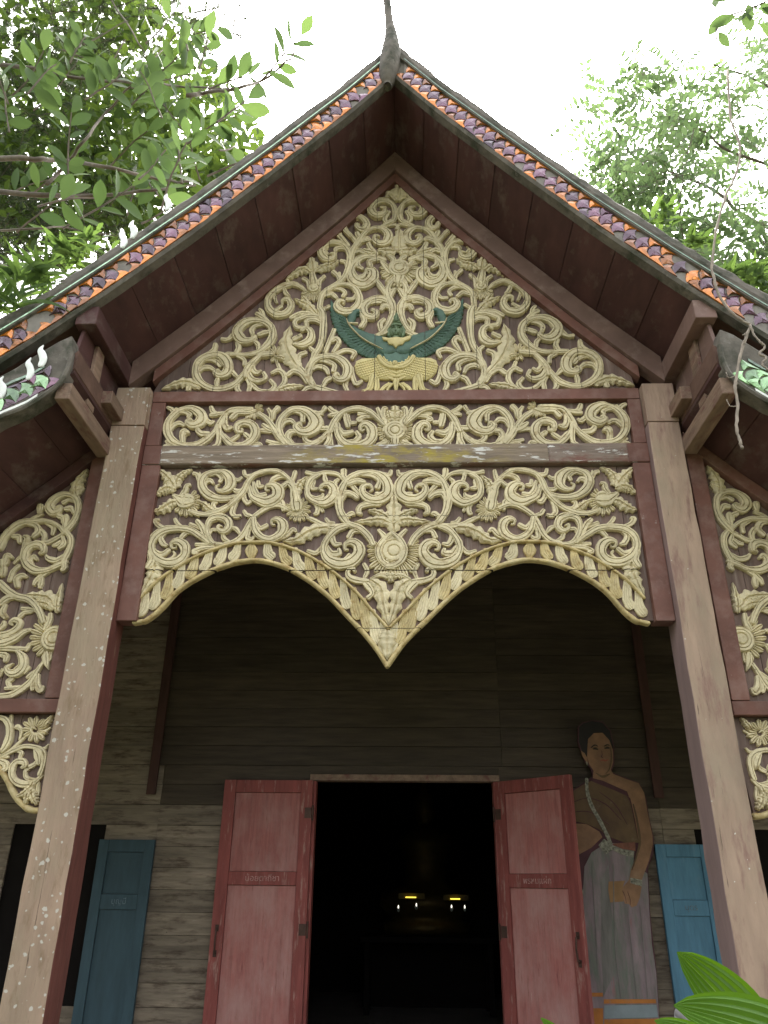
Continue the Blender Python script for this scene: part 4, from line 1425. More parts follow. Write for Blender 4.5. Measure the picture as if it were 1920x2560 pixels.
PED = [
    ('leaf_spray', [(P1, q) for q in ('L 165 520,975 360,920 210,940 20,1012', 'S 500,985,60 390,950,62 368,1005,66')]),
    ('scroll', [(P1, q) for q in (
        'S 1150,740,72 1060,850,74 960,950,82 820,1002,82 680,1002,82 540,930,84 470,820,92 480,700,92 560,610,92 680,570,92 800,582,102 880,680,112 870,790,112 780,832,82 708,790,52 750,755,36 785,780,26',
        'S 490,800,40 552,730,62 640,720,62 695,752,50', 'S 560,642,30 650,620,52 740,652,62 785,702,60', 'S 600,562,60 695,505,66 720,430,54', 'S 735,965,50 735,915,64 750,880,56', 'S 1005,850,46 945,790,66', 'S 1012,900,60 998,990,62 1025,1040,60')]),
    ('scroll', [(P1, q) for q in (
        'S 870,555,66 1000,555,56 1150,558,62 1290,520,72 1400,430,92 1462,320,92 1440,200,82 1340,132,72 1200,120,82 1080,162,102 1000,262,112 1060,370,112 1170,382,82 1235,330,52 1188,298,36',
        'S 1450,262,40 1372,270,62 1290,300,62', 'S 1382,162,30 1250,180,52 1190,232,62 1200,285,50', 'S 970,262,50 920,330,62 870,362,52 808,360,50', 'S 985,535,60 1020,475,64 1010,420,66', 'S 1275,475,60 1268,425,62 1238,398,50',
        'S 1010,572,50 1092,622,52 1098,685,60', 'S 1440,182,60 1345,82,62 1262,35,60')]),
    ('scroll', [(P1, q) for q in (
        'S 1310,560,60 1190,680,74 1130,770,82 1110,850,60', 'S 1130,772,60 1190,872,72 1290,902,62 1372,862,50 1345,800,50', 'S 1110,832,50 1165,945,62 1150,1035,60', 'S 1190,942,60 1290,1022,62 1420,1032,62 1485,960,62 1435,895,50',
        'S 1480,1045,50 1602,930,62 1612,820,62 1540,760,62 1455,795,50', 'S 1225,640,50 1200,732,62 1250,792,62 1305,768,40', 'S 1560,762,50 1528,680,50', 'P 1500,550 25 115 -160 140 8', 'S 1300,570,60 1380,560,82 1460,560,62', 'L 90 1659,630 1560,600 1480,590')]),
    ('leaf_spray', [(P3, q) for q in ('L 230 250,800 130,640 75,450 135,235', 'L 140 -30,1075 120,1035 315,1015', 'S 250,722,50 250,622,62 325,585,60')]),
    ('scroll', [(P3, q) for q in (
        'S 430,1012,82 368,900,82 380,790,82 440,690,82 560,640,82 700,640,82 820,702,92 880,800,102 850,912,102 770,942,82 705,900,62 740,855,42 772,880,26',
        'S 470,682,30 590,690,62 702,742,62 695,815,60', 'S 420,800,40 500,760,62 592,790,62 625,852,50', 'S 930,780,50 940,880,62 985,985,62 1055,955,50', 'S 560,1002,60 600,940,64 645,918,62', 'S 880,1082,50 845,1010,62 852,975,62',
        'S 430,1020,72 560,1062,72 720,1102,62 910,1132,50', 'S 480,1042,50 360,1040,62 300,1092,50')]),
    ('scroll', [(P3, q) for q in (
        'S 350,962,60 280,862,62 180,820,62 100,870,62', 'S 240,760,70 330,860,70 400,960,70', 'S 380,782,60 440,642,62 530,480,72 560,300,82 560,100,82 520,20,72', 'S 425,645,50 440,572,62 395,528,50', 'S 585,570,60 635,450,62 700,295,60',
        'S 690,572,50 765,450,64 722,400,62 678,435,50', 'S 715,602,50 850,550,62 965,580,62 935,655,50', 'S 555,205,60 450,160,72 350,180,62 345,245,60', 'S 530,118,50 400,98,72 280,130,66 195,180,60 215,255,62 300,268,52',
        'S 180,470,50 290,482,92 390,422,102 402,322,82 340,270,62 285,300,50', 'S 190,402,66 262,370,60')]),
    ('scroll', [(P2, q) for q in (
        'S 1060,1520,90 1020,1350,84 1040,1200,82 1100,1090,82 1250,1000,84 1380,900,92 1460,760,92 1500,600,92 1490,480,92 1420,370,82 1300,310,82 1170,310,92 1060,380,102 1040,480,102 1120,572,102 1230,560,82 1255,490,62 1190,485,40',
        'S 1460,422,40 1370,390,62 1280,400,72 1265,445,50', 'S 1150,372,40 1095,430,62 1150,482,50', 'S 1330,902,60 1300,830,64 1240,775,74', 'S 1330,850,50 1330,780,50', 'S 1455,705,60 1432,612,64 1365,590,62')]),
    ('flower_spray', [(P2, q) for q in (
        'L 210 920,800 905,690 880,530', 'L 175 870,790 760,735 630,790 480,895', 'L 175 965,770 1080,700 1200,670 1320,580', 'R 918,1035 42 78', 'P 915,1030 80 210 15 165 7', 'S 762,875,66 830,930,66 850,1050,62 915,1110,50', 'S 1085,840,66 1010,920,66 995,1040,62 930,1110,50',
        'S 900,820,90 915,920,120 918,1000,100')]),
    ('scroll', [(P2, q) for q in (
        'S 790,1065,50 700,1002,72 580,962,82 430,1002,92 280,1090,92 190,1220,92 210,1360,102 330,1450,112 480,1430,112 560,1320,102 520,1222,82 430,1230,62 418,1285,40',
        'S 440,1012,60 478,1110,72 525,1152,50', 'S 200,1330,40 300,1372,62 405,1320,60', 'S 300,1080,40 300,1180,50 330,1250,50', 'L 170 970,1450 850,1330 740,1270 600,1200', 'L 130 880,1340 790,1240 730,1150',
        'S 120,1482,60 92,1402,72 58,1370,50', 'S 1010,1490,72 850,1430,72 700,1432,72 560,1505,60', 'S 540,960,60 498,895,50')]),
    ('scroll', [(P2, q) for q in (
        'S 1110,1070,60 1250,992,72 1420,970,72 1560,1022,82 1640,1140,102 1640,1280,112 1540,1390,122 1380,1402,122 1288,1320,102 1330,1240,72 1402,1250,52 1388,1285,30',
        'S 1180,1052,40 1320,1030,62 1420,1090,62 1388,1155,60', 'S 1590,1060,30 1590,1140,62 1540,1195,62 1455,1200,60', 'S 1100,1150,60 1200,1120,72 1285,1185,60', 'S 1105,1345,66 1160,1318,62')]),
    ('scroll', [(P4, q) for q in (
        'S 295,1070,72 330,960,72 390,880,72 470,762,62 560,702,62 680,690,62 780,762,92 762,862,92 680,892,82 608,850,72 620,790,50 662,792,30', 'S 380,882,60 300,790,56 232,720,62 210,640,62 290,560,72 410,540,72 500,622,82 470,702,82 400,692,62 368,640,50 402,638,30',
        'S 255,905,60 152,782,62 75,740,50', 'S 170,780,40 150,720,50 165,695,44', 'S 415,862,60 500,830,72 545,850,50', 'S 400,800,60 378,755,62')]),
    ('scroll', [(P4, q) for q in (
        'S 690,672,50 780,622,62 855,580,62 872,470,72 832,382,62 740,330,72 630,350,82 560,440,92 620,520,92 720,502,72 742,432,50 690,418,40', 'S 770,620,50 738,562,62 790,480,50', 'S 640,685,50 780,642,52 880,642,42 915,692,40')]),
    ('scroll', [(P4, q) for q in (
        'S 720,1090,72 560,1042,72 420,1070,82 330,1150,82 290,1262,92 340,1372,112 470,1412,122 580,1330,122 582,1240,92 510,1220,62 498,1262,40 542,1268,26',
        'S 330,1230,40 372,1312,62 450,1312,62 482,1268,40', 'S 400,1090,40 388,1170,62 442,1212,50', 'S 625,1090,60 540,1120,72 552,1185,60', 'S 620,1015,60 555,950,62 528,898,62', 'S 340,1000,50 410,975,64 462,1005,56', 'L 120 440,960 540,1000 640,1010')]),
    ('scroll', [(P5, q) for q in (
        'S 745,195,50 690,280,62 690,380,72 735,480,82 742,580,72 700,690,62 640,780,52 575,830,46', 'S 710,440,60 600,400,72 480,430,72 410,502,82 430,590,82 520,622,72 562,570,62 508,538,40', 'S 560,200,50 620,282,62 660,345,60', 'S 720,370,60 750,320,62 775,300,40',
        'S 460,470,30 530,440,50 600,440,50', 'S 720,505,50 650,490,62 615,535,50', 'S 390,592,50 420,662,62 385,735,60', 'S 610,765,60 602,695,62 645,655,50', 'S 555,835,50 640,802,62 675,795,40')]),
]
carved(ped, P1, PED, AX_PED, J_PED)
carved(ped, P4, [('centre_flower', ['L 230 925,1010 925,880 925,685', 'R 922,1200 62 90 125', 'P 922,1200 125 250 15 165 7', 'P 922,1200 122 255 160 205 3', 'P 922,1200 122 255 -25 20 3', 'S 922,1300,120 910,1370,100 905,1425,20']),
                 ('crown_leaf', ['L 230 925,330 925,240 925,100'])], None, J_PED)
carved(ped, P4, [('flower_leaf', ['L 170 900,985 780,985 630,970']), ('cup_leaf', ['S 800,1050,60 850,1100,66 815,1200,60']), ('crown_curl', ['S 880,310,60 800,235,66 765,290,50']), ('cup_leaf', ['S 700,1120,50 780,1230,60 830,1260,50'])], AX_PED, J_PED)

# ---- green winged figure in the middle of the gable
def plate(mb, pts, h, mi=0, y=YP - .001, inset=.004):
    """flat carved plate with a chamfered edge; pts in facade coordinates"""
    n = len(pts)
    cx = sum(p[0] for p in pts) / n
    cz = sum(p[1] for p in pts) / n
    inn = []
    for x, z in pts:
        d = Vector((cx - x, cz - z))
        d.normalize()
        inn.append((x + d.x * inset, z + d.y * inset))
    V = [(x, y, z) for x, z in pts] + [(x, y - h * .75, z) for x, z in pts] + [(x, y - h, z) for x, z in inn]
    Fc = [list(range(2 * n, 3 * n))]
    for i in range(n):
        j = (i + 1) % n
        Fc += [(i, j, n + j, n + i), (n + i, n + j, 2 * n + j, 2 * n + i)]
    mb.add(V, Fc, mi)


IDN = lambda x, z: (x, z)
for mf in (IDN, AX_PED):
    q5 = lambda x, y: mf(*P5.p(x, y))
    # wing: a curved plate with two rows of feathers
    outer = [(30, 410), (28, 520), (45, 640), (90, 760), (160, 860), (260, 960), (370, 1035), (480, 1080), (590, 1092)]
    inner = [(215, 640), (240, 700), (300, 780), (390, 860), (470, 915), (550, 960), (640, 1010)]
    mb = MB()
    plate(mb, [q5(*p) for p in outer + [(640, 1060)] + inner[::-1] + [(150, 590), (90, 520), (60, 450)]], .016)
    od, idd = catmull([(float(a), float(c)) for a, c in outer], 6), catmull([(float(a), float(c)) for a, c in inner], 6)
    nfe = 17
    for k in range(nfe):
        t = (k + .4) / nfe
        a = along(idd, t * .96)
        c = along(od, min(.99, .10 + t * .88))
        m1 = (a[0] + (c[0] - a[0]) * .50, a[1] + (c[1] - a[1]) * .50 + 4)
        sc5 = P5.scale(*a)
        for P_, w in (((a, m1), 26), ((m1, c), 30)):
            pts = [(*q5(P_[0][0] + (P_[1][0] - P_[0][0]) * f, P_[0][1] + (P_[1][1] - P_[0][1]) * f - 8 * math.sin(f * 3)), w * ww * sc5) for f, ww in ((0, .8), (.4, 1.0), (.8, .95), (1.0, .6))]
            stroke(mb, pts, sec=SEC1, h=.024 if w == 26 else .021, ybase=YP - .001)
    wing = mb.mesh('wing', GREENR, True)
    o = None
    for co, no, half in J_PED:
        slit(wing, co, no, half)
    o = bpy.data.objects.new('wing', wing); COL.objects.link(o); attach(o, ped)
    mb = MB()
    for sp in ('Z 250,700,40 330,775,75 440,840,105 570,900,140 700,960,170', 'Z 262,690,66 272,620,78 300,570,72 350,548,50 398,560,26', 'Z 240,600,26 232,560,22', 'Z 330,590,24 370,585,18'):
        carve(mb, P5, sp, mf, YP - .001)
    me = mb.mesh('arm', GREENR, True)
    for co, no, half in J_PED:
        slit(me, co, no, half)
    o = bpy.data.objects.new('arm', me); COL.objects.link(o); attach(o, ped)
    mb = MB()
    for sp in ('Z 215,645,12 240,705,15 305,785,16 390,865,16 470,918,16 560,965,15 630,1000,8', 'Z 248,696,24 340,704,24'):
        carve(mb, P5, sp, mf, YP - .020)
    mb.build('wing_rib', CREAM, ped, smooth=True)
    # patterned thigh and leg
    mb = MB()
    plate(mb, [q5(*p) for p in [(305, 1190), (325, 1120), (390, 1090), (480, 1086), (570, 1085), (680, 1120), (783, 1180), (783, 1300), (700, 1335), (600, 1330), (540, 1310), (440, 1350), (360, 1300), (320, 1250)]], .020)
    s5 = P5.scale(500, 1200)
    for ii in range(-2, 16):
        for jj in range(-9, 12):
            cx_, cy_ = 330 + 27 * ii + 13 * jj, 1100 + 24 * jj - 7 * ii
            inside = ((cx_ - 545) / 240) ** 2 + ((cy_ - 1208) / 112) ** 2 < 1 and cx_ < 770
            if not inside:
                continue
            plate(mb, [q5(cx_ + a_, cy_ + b_) for a_, b_ in ((-14, 3), (-1, 12), (14, -3), (1, -12))], .006, y=YP - .0195, inset=.0012)
    for sp in ('S 520,1320,80 500,1400,66 470,1470,60 400,1500,50', 'S 560,1340,60 560,1440,60 545,1510,40', 'S 590,1480,36 640,1420,36 700,1380,30', 'S 615,1505,30 640,1440,32 720,1385,28', 'S 680,1500,30 690,1440,30 745,1385,26',
               'S 590,1080,50 640,1150,56 710,1190,60 783,1200,62', 'S 640,1075,22 690,1135,24 783,1150,26'):
        carve(mb, P5, sp, mf, YP - .008)
    me = mb.mesh('leg', YELLOWC, True)
    for co, no, half in J_PED:
        slit(me, co, no, half)
    o = bpy.data.objects.new('leg', me); COL.objects.link(o); attach(o, ped)
mb = MB()
q5 = P5.p
plate(mb, [q5(*p) for p in [(600, 920), (700, 900), (783, 880), (870, 900), (970, 920), (940, 1010), (925, 1090), (880, 1140), (783, 1155), (690, 1140), (650, 1090), (630, 1010)]], .024)
o = mb.build('torso', GREENR, ped, smooth=False)
mb = MB()
plate(mb, [q5(*p) for p in [(625, 875), (700, 890), (783, 872), (870, 885), (962, 855), (940, 905), (890, 920), (860, 960), (815, 965), (783, 1000), (745, 960), (700, 955), (680, 915), (640, 910)]], .016, y=YP - .034)
for sp in ('S 720,1240,26 785,1262,30 860,1240,26', 'S 700,1275,26 785,1300,32 880,1275,26', 'S 690,1310,26 785,1340,34 890,1310,26', 'S 785,1350,60 783,1420,52 780,1500,16', 'R 772,1160 14 28', 'Z 775,1190,20 770,1225,14'):
    carve(mb, P5, sp, None, YP - .010)
mb.build('collar_and_skirt', YELLOWC, ped, smooth=True)
# head: face, crown tiers, ear curls
mb = MB()
V, Fc = [], []
fc, fs = q5(783, 775), P5.scale(783, 775)
nr, na = 7, 22
for i in range(nr + 1):
    th = i / nr * math.pi / 2
    for j in range(na):
        a = 2 * math.pi * j / na
        rx, rz = 76 * fs, (84 if math.sin(a) < 0 else 70) * fs
        V.append((fc[0] + rx * math.cos(a) * math.sin(th), YP - .012 - .030 * math.cos(th), fc[1] + rz * math.sin(a) * math.sin(th)))
for i in range(nr):
    for j in range(na):
        Fc.append((i * na + j, i * na + (j + 1) % na, (i + 1) * na + (j + 1) % na, (i + 1) * na + j))
mb.add(V, Fc)
for sp in ('S 700,705,26 783,690,34 866,705,26', 'S 715,672,24 783,662,30 850,672,24', 'S 738,645,22 783,636,26 828,645,22', 'S 783,640,66 786,610,44 790,565,10', 'Z 700,730,40 690,780,46 705,830,36', 'Z 866,730,40 878,780,46 862,830,36',
           'S 705,835,22 722,855,26 700,868,18', 'S 862,835,22 845,855,26 868,868,18', 'Z 783,850,60 783,875,66'):
    carve(mb, P5, sp, None, YP - .006)
for sp in ('S 728,742,12 750,732,14 772,742,10', 'S 794,742,10 818,732,14 840,742,12', 'Z 735,762,10 752,756,14 770,764,10', 'Z 798,764,10 816,756,14 834,762,10', 'Z 783,748,12 783,778,18 783,792,24', 'S 755,812,8 783,822,16 812,812,8', 'S 742,800,8 760,826,12 783,838,12 808,826,12 826,800,8'):
    carve(mb, P5, sp, None, YP - .030)
mb.build('head', mat('pale_green_painted_face', (0.15, 0.20, 0.115), 0.6, 0.25, 30, bump=0.3, rnd=0), ped, smooth=True)

# ---------------------------------------------------------------- side bays
S1, S2, S3 = Tile(0, 1160, 1659 / 240.), Tile(0, 1450, 1382 / 200.), Tile(0, 1760, 1180 / 160.)
SIDE_M = lambda x, z: (2 * XC - x, z)
SIDE_UP = [
    ('leaf_spray', [(S1, q) for q in ('L 250 1330,580 1320,430 1390,270 1520,90', 'S 1350,550,60 1370,480,82 1425,425,82')]),
    ('scroll', [(S1, q) for q in (
        'S 1110,1190,100 1230,1062,112 1320,922,112 1362,760,112 1330,612,102 1220,540,92 1080,540,102 930,622,122 860,742,142 930,842,132 1042,802,92 1050,740,62 975,752,50',
        'S 1290,652,50 1190,620,62 1105,665,80', 'S 1270,850,60 1230,770,92 1150,780,80', 'S 1120,1095,80 1140,982,102 1152,905,72', 'S 1085,1000,70 1085,930,80 1030,905,90')]),
    ('scroll', [(S1, q) for q in (
        'S 1110,1172,80 980,1052,72 800,992,82 600,1002,92 400,1022,112 220,1122,122 80,1282,122 0,1440,122', 'S 440,1012,50 600,920,72 722,870,60', 'S 690,840,82 710,755,112', 'S 480,1040,60 630,1070,92 665,1170,102 585,1262,80',
        'S 790,1020,50 920,1095,82 908,1205,72', 'S 230,1252,72 330,1262,92 345,1355,70', 'S 1120,1192,82 980,1272,82 830,1352,82 735,1340,60', 'S 750,1340,60 770,1245,92 735,1175,92', 'S 375,1600,72 430,1432,92 480,1290,102 425,1255,60', 'S 245,1705,60 355,1595,72')]),
    ('scroll', [(S1, q) for q in (
        'S 1150,1702,82 1000,1762,92 850,1832,92 650,1852,122 500,1772,132 430,1642,122 480,1482,132 610,1402,122 732,1422,122 752,1522,92 688,1552,52 702,1508,30',
        'S 580,1790,60 520,1682,92 585,1602,82 635,1645,60', 'S 1160,1182,82 1230,1302,102 1222,1452,102 1160,1592,112 1112,1702,92 1125,1802,92 1085,1845,70', 'S 1110,1582,72 980,1662,92 850,1642,92 805,1595,60',
        'S 1090,1272,60 1112,1382,92 1025,1465,60', 'S 1060,1330,60 980,1392,82 922,1410,60', 'S 960,1782,82 780,1882,92 640,2002,92 590,2085,60', 'S 720,1952,60 702,2062,92 690,2125,70')]),
    ('scroll', [(S1, q) for q in ('S 100,1720,102 130,1602,112 205,1622,70', 'S 40,1900,120 60,1700,110', 'S 170,2002,92 230,1852,92 325,1765,82', 'S 300,2102,102 290,1992,102 380,1932,102 455,1950,60')]),
    ('scroll', [(S2, q) for q in (
        'S 0,60,122 150,202,122 300,290,112 480,332,112 620,442,112 700,582,102 752,735,82', 'S 300,302,60 150,312,112 20,410,102', 'S 90,440,70 40,560,100 95,640,90', 'S 610,522,60 480,500,82 380,490,60', 'S 540,545,60 420,562,82 345,625,80')]),
    ('flower_spray', [(S2, q) for q in (
        'L 300 960,510 860,340 700,285 440,260', 'L 190 940,520 820,430 700,400 600,385', 'L 170 990,580 1012,360 1080,60', 'R 935,1010 110 160 215', 'P 935,1010 215 420 95 255 10', 'S 870,600,82 852,722,92 785,852,82', 'S 800,1260,80 800,1400,110 840,1540,30')]),
    ('scroll', [(S2, q) for q in (
        'S 530,860,60 420,902,92 280,1002,122 100,1072,142 -20,1090,142', 'S -20,960,112 150,922,112 300,832,112 342,732,102 260,690,92 178,742,62 215,775,40', 'S -20,850,82 60,782,102 72,725,60')]),
    ('scroll', [(S2, q) for q in (
        'S 460,1180,60 300,1190,92 100,1182,92 -20,1190,82', 'S 290,1220,60 390,1332,132 400,1482,142 290,1602,152 170,1612,112 118,1532,82 190,1470,52 222,1448,40', 'S -20,1280,92 100,1312,102 98,1395,80', 'S 450,1200,82 505,1120,80', 'S -20,1650,80 35,1560,80')]),
    ('scroll', [(S2, q) for q in (
        'S -20,2010,112 200,1982,112 380,1882,112 520,1762,102 640,1582,82 745,1425,60', 'S 620,1562,60 520,1642,82 465,1690,50', 'S 420,1580,92 485,1515,80', 'S 590,1682,82 560,1802,92 565,1890,70', 'S 650,1652,82 640,1802,112 700,1902,112 745,1855,70',
        'S 330,1852,82 200,1862,72 90,1870,60', 'S 160,1840,82 138,1752,92 205,1708,80')]),
]
SIDE_LO = [
    ('flower_spray', [(S3, q) for q in ('P 640,470 70 240 0 360 11', 'S 920,440,52 780,522,62 660,562,52 568,502,52 600,428,46 652,462,30', 'L 150 800,420 880,330 990,200', 'S -20,945,62 150,872,62 330,722,72 445,618,60', 'S 350,660,40 392,502,72 330,420,92 285,440,60')]),
    ('scroll', [(S3, q) for q in (
        'S 60,950,82 280,842,82 450,780,82 620,790,92 760,852,102 812,982,112 790,1152,92 740,1292,92', 'S 770,1320,60 640,1432,92 470,1482,122 300,1432,122 218,1312,112 230,1162,112 310,1062,112 430,1062,112 465,1140,82 398,1172,52 402,1138,30',
        'S 690,1382,40 560,1385,72 470,1342,82 465,1232,82 515,1205,50', 'S 640,842,60 692,952,122 722,1105,70', 'S 650,1060,50 630,1110,82 560,1150,90', 'S 290,852,60 385,892,82 365,975,70', 'S 640,790,40 800,822,72 885,755,50')]),
    ('scroll', [(S3, q) for q in ('S -20,240,92 110,292,102 180,422,122 180,602,132 120,762,122 50,870,92', 'S 190,362,60 205,225,82', 'S -20,1050,92 90,1092,112 110,1192,102 45,1225,70', 'S -20,980,60 140,975,60')]),
    ('leaf_spray', [(S3, q) for q in ('L 190 640,1420 560,1560 430,1660 300,1712', 'L 200 600,1500 520,1680 465,1860', 'L 210 600,1560 620,1720 695,1860', 'S 700,1452,60 690,1602,82 690,1685,50')]),
]
lo_edge = [S3.p(*p) for p in ((-900, 400), (-500, 760), (-200, 1010), (0, 1270), (120, 1460), (240, 1700), (330, 1830), (440, 1940), (560, 2000), (700, 2015))]
for sgn in (-1, 1):
    mf = None if sgn < 0 else SIDE_M
    f = (lambda x, z: (x, z)) if sgn < 0 else SIDE_M
    poly = [f(XC - x, z) for x, z in ((1.79, 2.446), (1.79, zl(1.79) - .095), (2.1, zl(2.1) - .095), (2.4, zl(2.4) - .095), (2.95, zl(2.95) - .095), (2.95, 2.446))]
    word = 'left' if sgn < 0 else 'right'
    js = sorted(f(XC - x, 0)[0] for x in (1.70, 1.92, 2.07, 2.22, 2.4, 2.6, 2.96))
    o = backing('carved_panel', poly, word + ' side bay panel of carved scrolls', js)
    carved(o, S1, SIDE_UP, mf, (), both=False)
    poly = [f(x, z) for x, z in [(XC - 1.70, 2.373)] + lo_edge[::-1] + [(lo_edge[0][0], 2.373)]]
    o2 = backing('carved_panel', poly, word + ' side bay hanging bracket with a carved flower', js)
    carved(o2, S3, SIDE_LO, mf, (), both=False)
    mb = MB()
    stroke(mb, [(*f(x, z + .012), .030) for x, z in lo_edge], sec=SEC0, h=.048, ybase=YP + .014, rise=0)
    mb.build('bracket_border', CREAM_OLD, o2, smooth=True)

# ================================================================== PAINTED BOARD FIGURE BESIDE THE DOOR
W8 = Tile(1350, 1700, 1466 / 570., 5.80)
YA = 5.80
SKIN = mat('painted_skin', (0.24, 0.13, 0.07), 0.7, 0.35, 5, bump=0.25, rnd=0, wear=((0.17, 0.095, 0.055), 0.45, 0.66, 7, (1, 1, 1)), wear2=((0.27, 0.17, 0.10), 0.58, 0.75, 5, (1, 1, 1)))
HAIR = mat('painted_black_hair', (0.018, 0.015, 0.013), 0.7, 0.2, 6, bump=0.1, rnd=0)
SASH = mat('painted_brown_sash', (0.12, 0.075, 0.038), 0.75, 0.2, 5, bump=0.1, rnd=0, wear=((0.085, 0.05, 0.03), 0.45, 0.65, 6, (1, 1, .7)), wear2=((0.16, 0.12, 0.075), 0.58, 0.72, 8, (1, 1, 1)))
PLUM = mat('painted_plum_cloth', (0.075, 0.03, 0.035), 0.75, 0.2, 6, bump=0.1, rnd=0)
SKIRT = mat('painted_mauve_skirt', (0.205, 0.155, 0.16), 0.8, 0.3, 5, (3, 3, .6), 0.25, 0, wear=((0.13, 0.145, 0.115), 0.47, 0.62, 4, (2, 2, .5)), wear2=((0.29, 0.09, 0.09), 0.62, 0.72, 6, (3, 3, .4)))
ORANGE = mat('painted_orange_hem', (0.36, 0.135, 0.03), 0.75, 0.25, 6, bump=0.2, rnd=0, wear=((0.2, 0.14, 0.1), 0.55, 0.7, 8, (1, 1, 1)))
BLUEGREY = mat('painted_blue_grey_band', (0.19, 0.225, 0.235), 0.75, 0.2, 6, bump=0.2, rnd=0)
SILVER = mat('painted_silver', (0.20, 0.19, 0.145), 0.7, 0.7, 60, bump=0.3, rnd=0)
PURSE = mat('painted_tan_purse', (0.24, 0.135, 0.06), 0.75, 0.2, 8, bump=0.1, rnd=0)
LIPS = mat('painted_lips', (0.26, 0.07, 0.045), 0.7, 0.1, 8, bump=0, rnd=0)
board_pts = [(245, 300), (275, 272), (335, 258), (405, 268), (455, 325), (477, 430), (478, 540), (458, 592), (560, 632), (640, 662), (682, 760), (702, 880), (733, 1020), (728, 1120), (695, 1210), (697, 1270), (708, 1480),
             (724, 1650), (748, 1850), (772, 2212), (800, 2500), (300, 2500), (300, 2212), (292, 1570), (222, 1545), (198, 1450), (198, 1100), (146, 900), (146, 785), (198, 712), (280, 662), (338, 620), (325, 570), (288, 525), (262, 455), (243, 400)]
mb = MB()
mb.prism([W8.p(*p) for p in board_pts], YA, YA + .022)
fig = mb.build('painted_figure_board', PLUM, None)
tag(fig, 'cut-out board painted as a woman in brown sash and long skirt', 'painted board')


def patch(name, pts, m, lvl):
    mb = MB()
    y = YA - .0015 * lvl
    mb.prism([W8.p(*p) for p in pts], y - .001, y)
    o = mb.build(name, m)
    attach(o, fig)
    return o


patch('hair', [(250, 305), (278, 278), (335, 264), (402, 275), (450, 330), (471, 432), (466, 470), (440, 385), (395, 345), (340, 345), (308, 385), (302, 500), (300, 530), (268, 452), (250, 398)], HAIR, 1)
patch('arm', [(345, 560), (455, 580), (470, 605), (560, 640), (632, 664), (668, 725), (690, 850), (722, 1000), (724, 1060), (700, 1160), (670, 1240), (655, 1280), (652, 1330), (640, 1400), (620, 1450), (590, 1462), (570, 1440), (545, 1438), (530, 1400), (525, 1340),
              (572, 1285), (583, 1220), (618, 1130), (636, 1050), (610, 900), (580, 760), (480, 690), (400, 655), (338, 640)], SKIN, 3)
patch('face', [(304, 430), (308, 380), (345, 343), (400, 340), (444, 388), (467, 450), (469, 530), (452, 585), (430, 612), (395, 614), (350, 592), (316, 545), (302, 495)], SKIN, 4)
patch('ear', [(262, 455), (285, 470), (302, 500), (308, 540), (288, 515), (270, 490)], SKIN, 4)
patch('sash', [(152, 788), (202, 720), (290, 664), (342, 645), (420, 665), (556, 745), (583, 800), (608, 930), (636, 1045), (560, 1052), (450, 1012), (380, 962), (300, 925), (220, 908), (152, 888)], SASH, 5)
patch('sash_border', [(338, 632), (400, 648), (558, 718), (570, 752), (480, 712), (330, 652)], PLUM, 6)
patch('waist', [(216, 922), (300, 927), (380, 975), (400, 1010), (330, 1078), (250, 1122), (226, 1020)], SKIN, 3)
patch('skirt', [(285, 1200), (330, 1110), (420, 1050), (608, 1048), (600, 1180), (690, 1245), (702, 1480), (718, 1700), (746, 1880), (768, 2212), (790, 2490), (310, 2490), (306, 2212), (300, 1700), (272, 1400)], SKIRT, 2)
patch('skirt_fold', [(390, 1300), (440, 1180), (460, 1500), (470, 1900), (405, 2040), (395, 1700)], mat('painted_grey_fold', (0.15, 0.14, 0.125), 0.8, 0.3, 6, (3, 3, .6), 0.2, 0), 2.6)
patch('hem_band', [(410, 2052), (742, 2052), (746, 2078), (410, 2080)], ORANGE, 3)
patch('hem_band', [(412, 2092), (748, 2088), (758, 2168), (412, 2176)], BLUEGREY, 3)
patch('hem_band', [(412, 2182), (764, 2176), (786, 2480), (412, 2480)], ORANGE, 3)
patch('hem_band', [(318, 2010), (402, 2010), (404, 2035), (318, 2035)], ORANGE, 3)
patch('hem_band', [(318, 2110), (404, 2110), (406, 2480), (318, 2480)], ORANGE, 3)
patch('belt', [(374, 1062), (410, 1020), (462, 1062), (530, 1090), (604, 1104), (600, 1142), (520, 1122), (464, 1092), (420, 1122)], SILVER, 6)
patch('waistband', [(470, 1052), (610, 1042), (612, 1100), (530, 1086), (464, 1060)], mat('painted_red_brown_band', (0.17, 0.07, 0.045), 0.75, 0.3, 20, bump=0.1, rnd=0), 5.5)
patch('purse', [(440, 1296), (545, 1290), (528, 1340), (535, 1424), (450, 1430), (437, 1350)], PURSE, 4)
patch('hand', [(205, 1390), (268, 1390), (272, 1450), (290, 1560), (242, 1540), (212, 1455)], SKIN, 4)
patch('bracelet', [(202, 1342), (276, 1344), (278, 1388), (204, 1388)], SILVER, 5)
patch('bracelet', [(578, 1270), (656, 1286), (654, 1328), (580, 1306)], SILVER, 5)
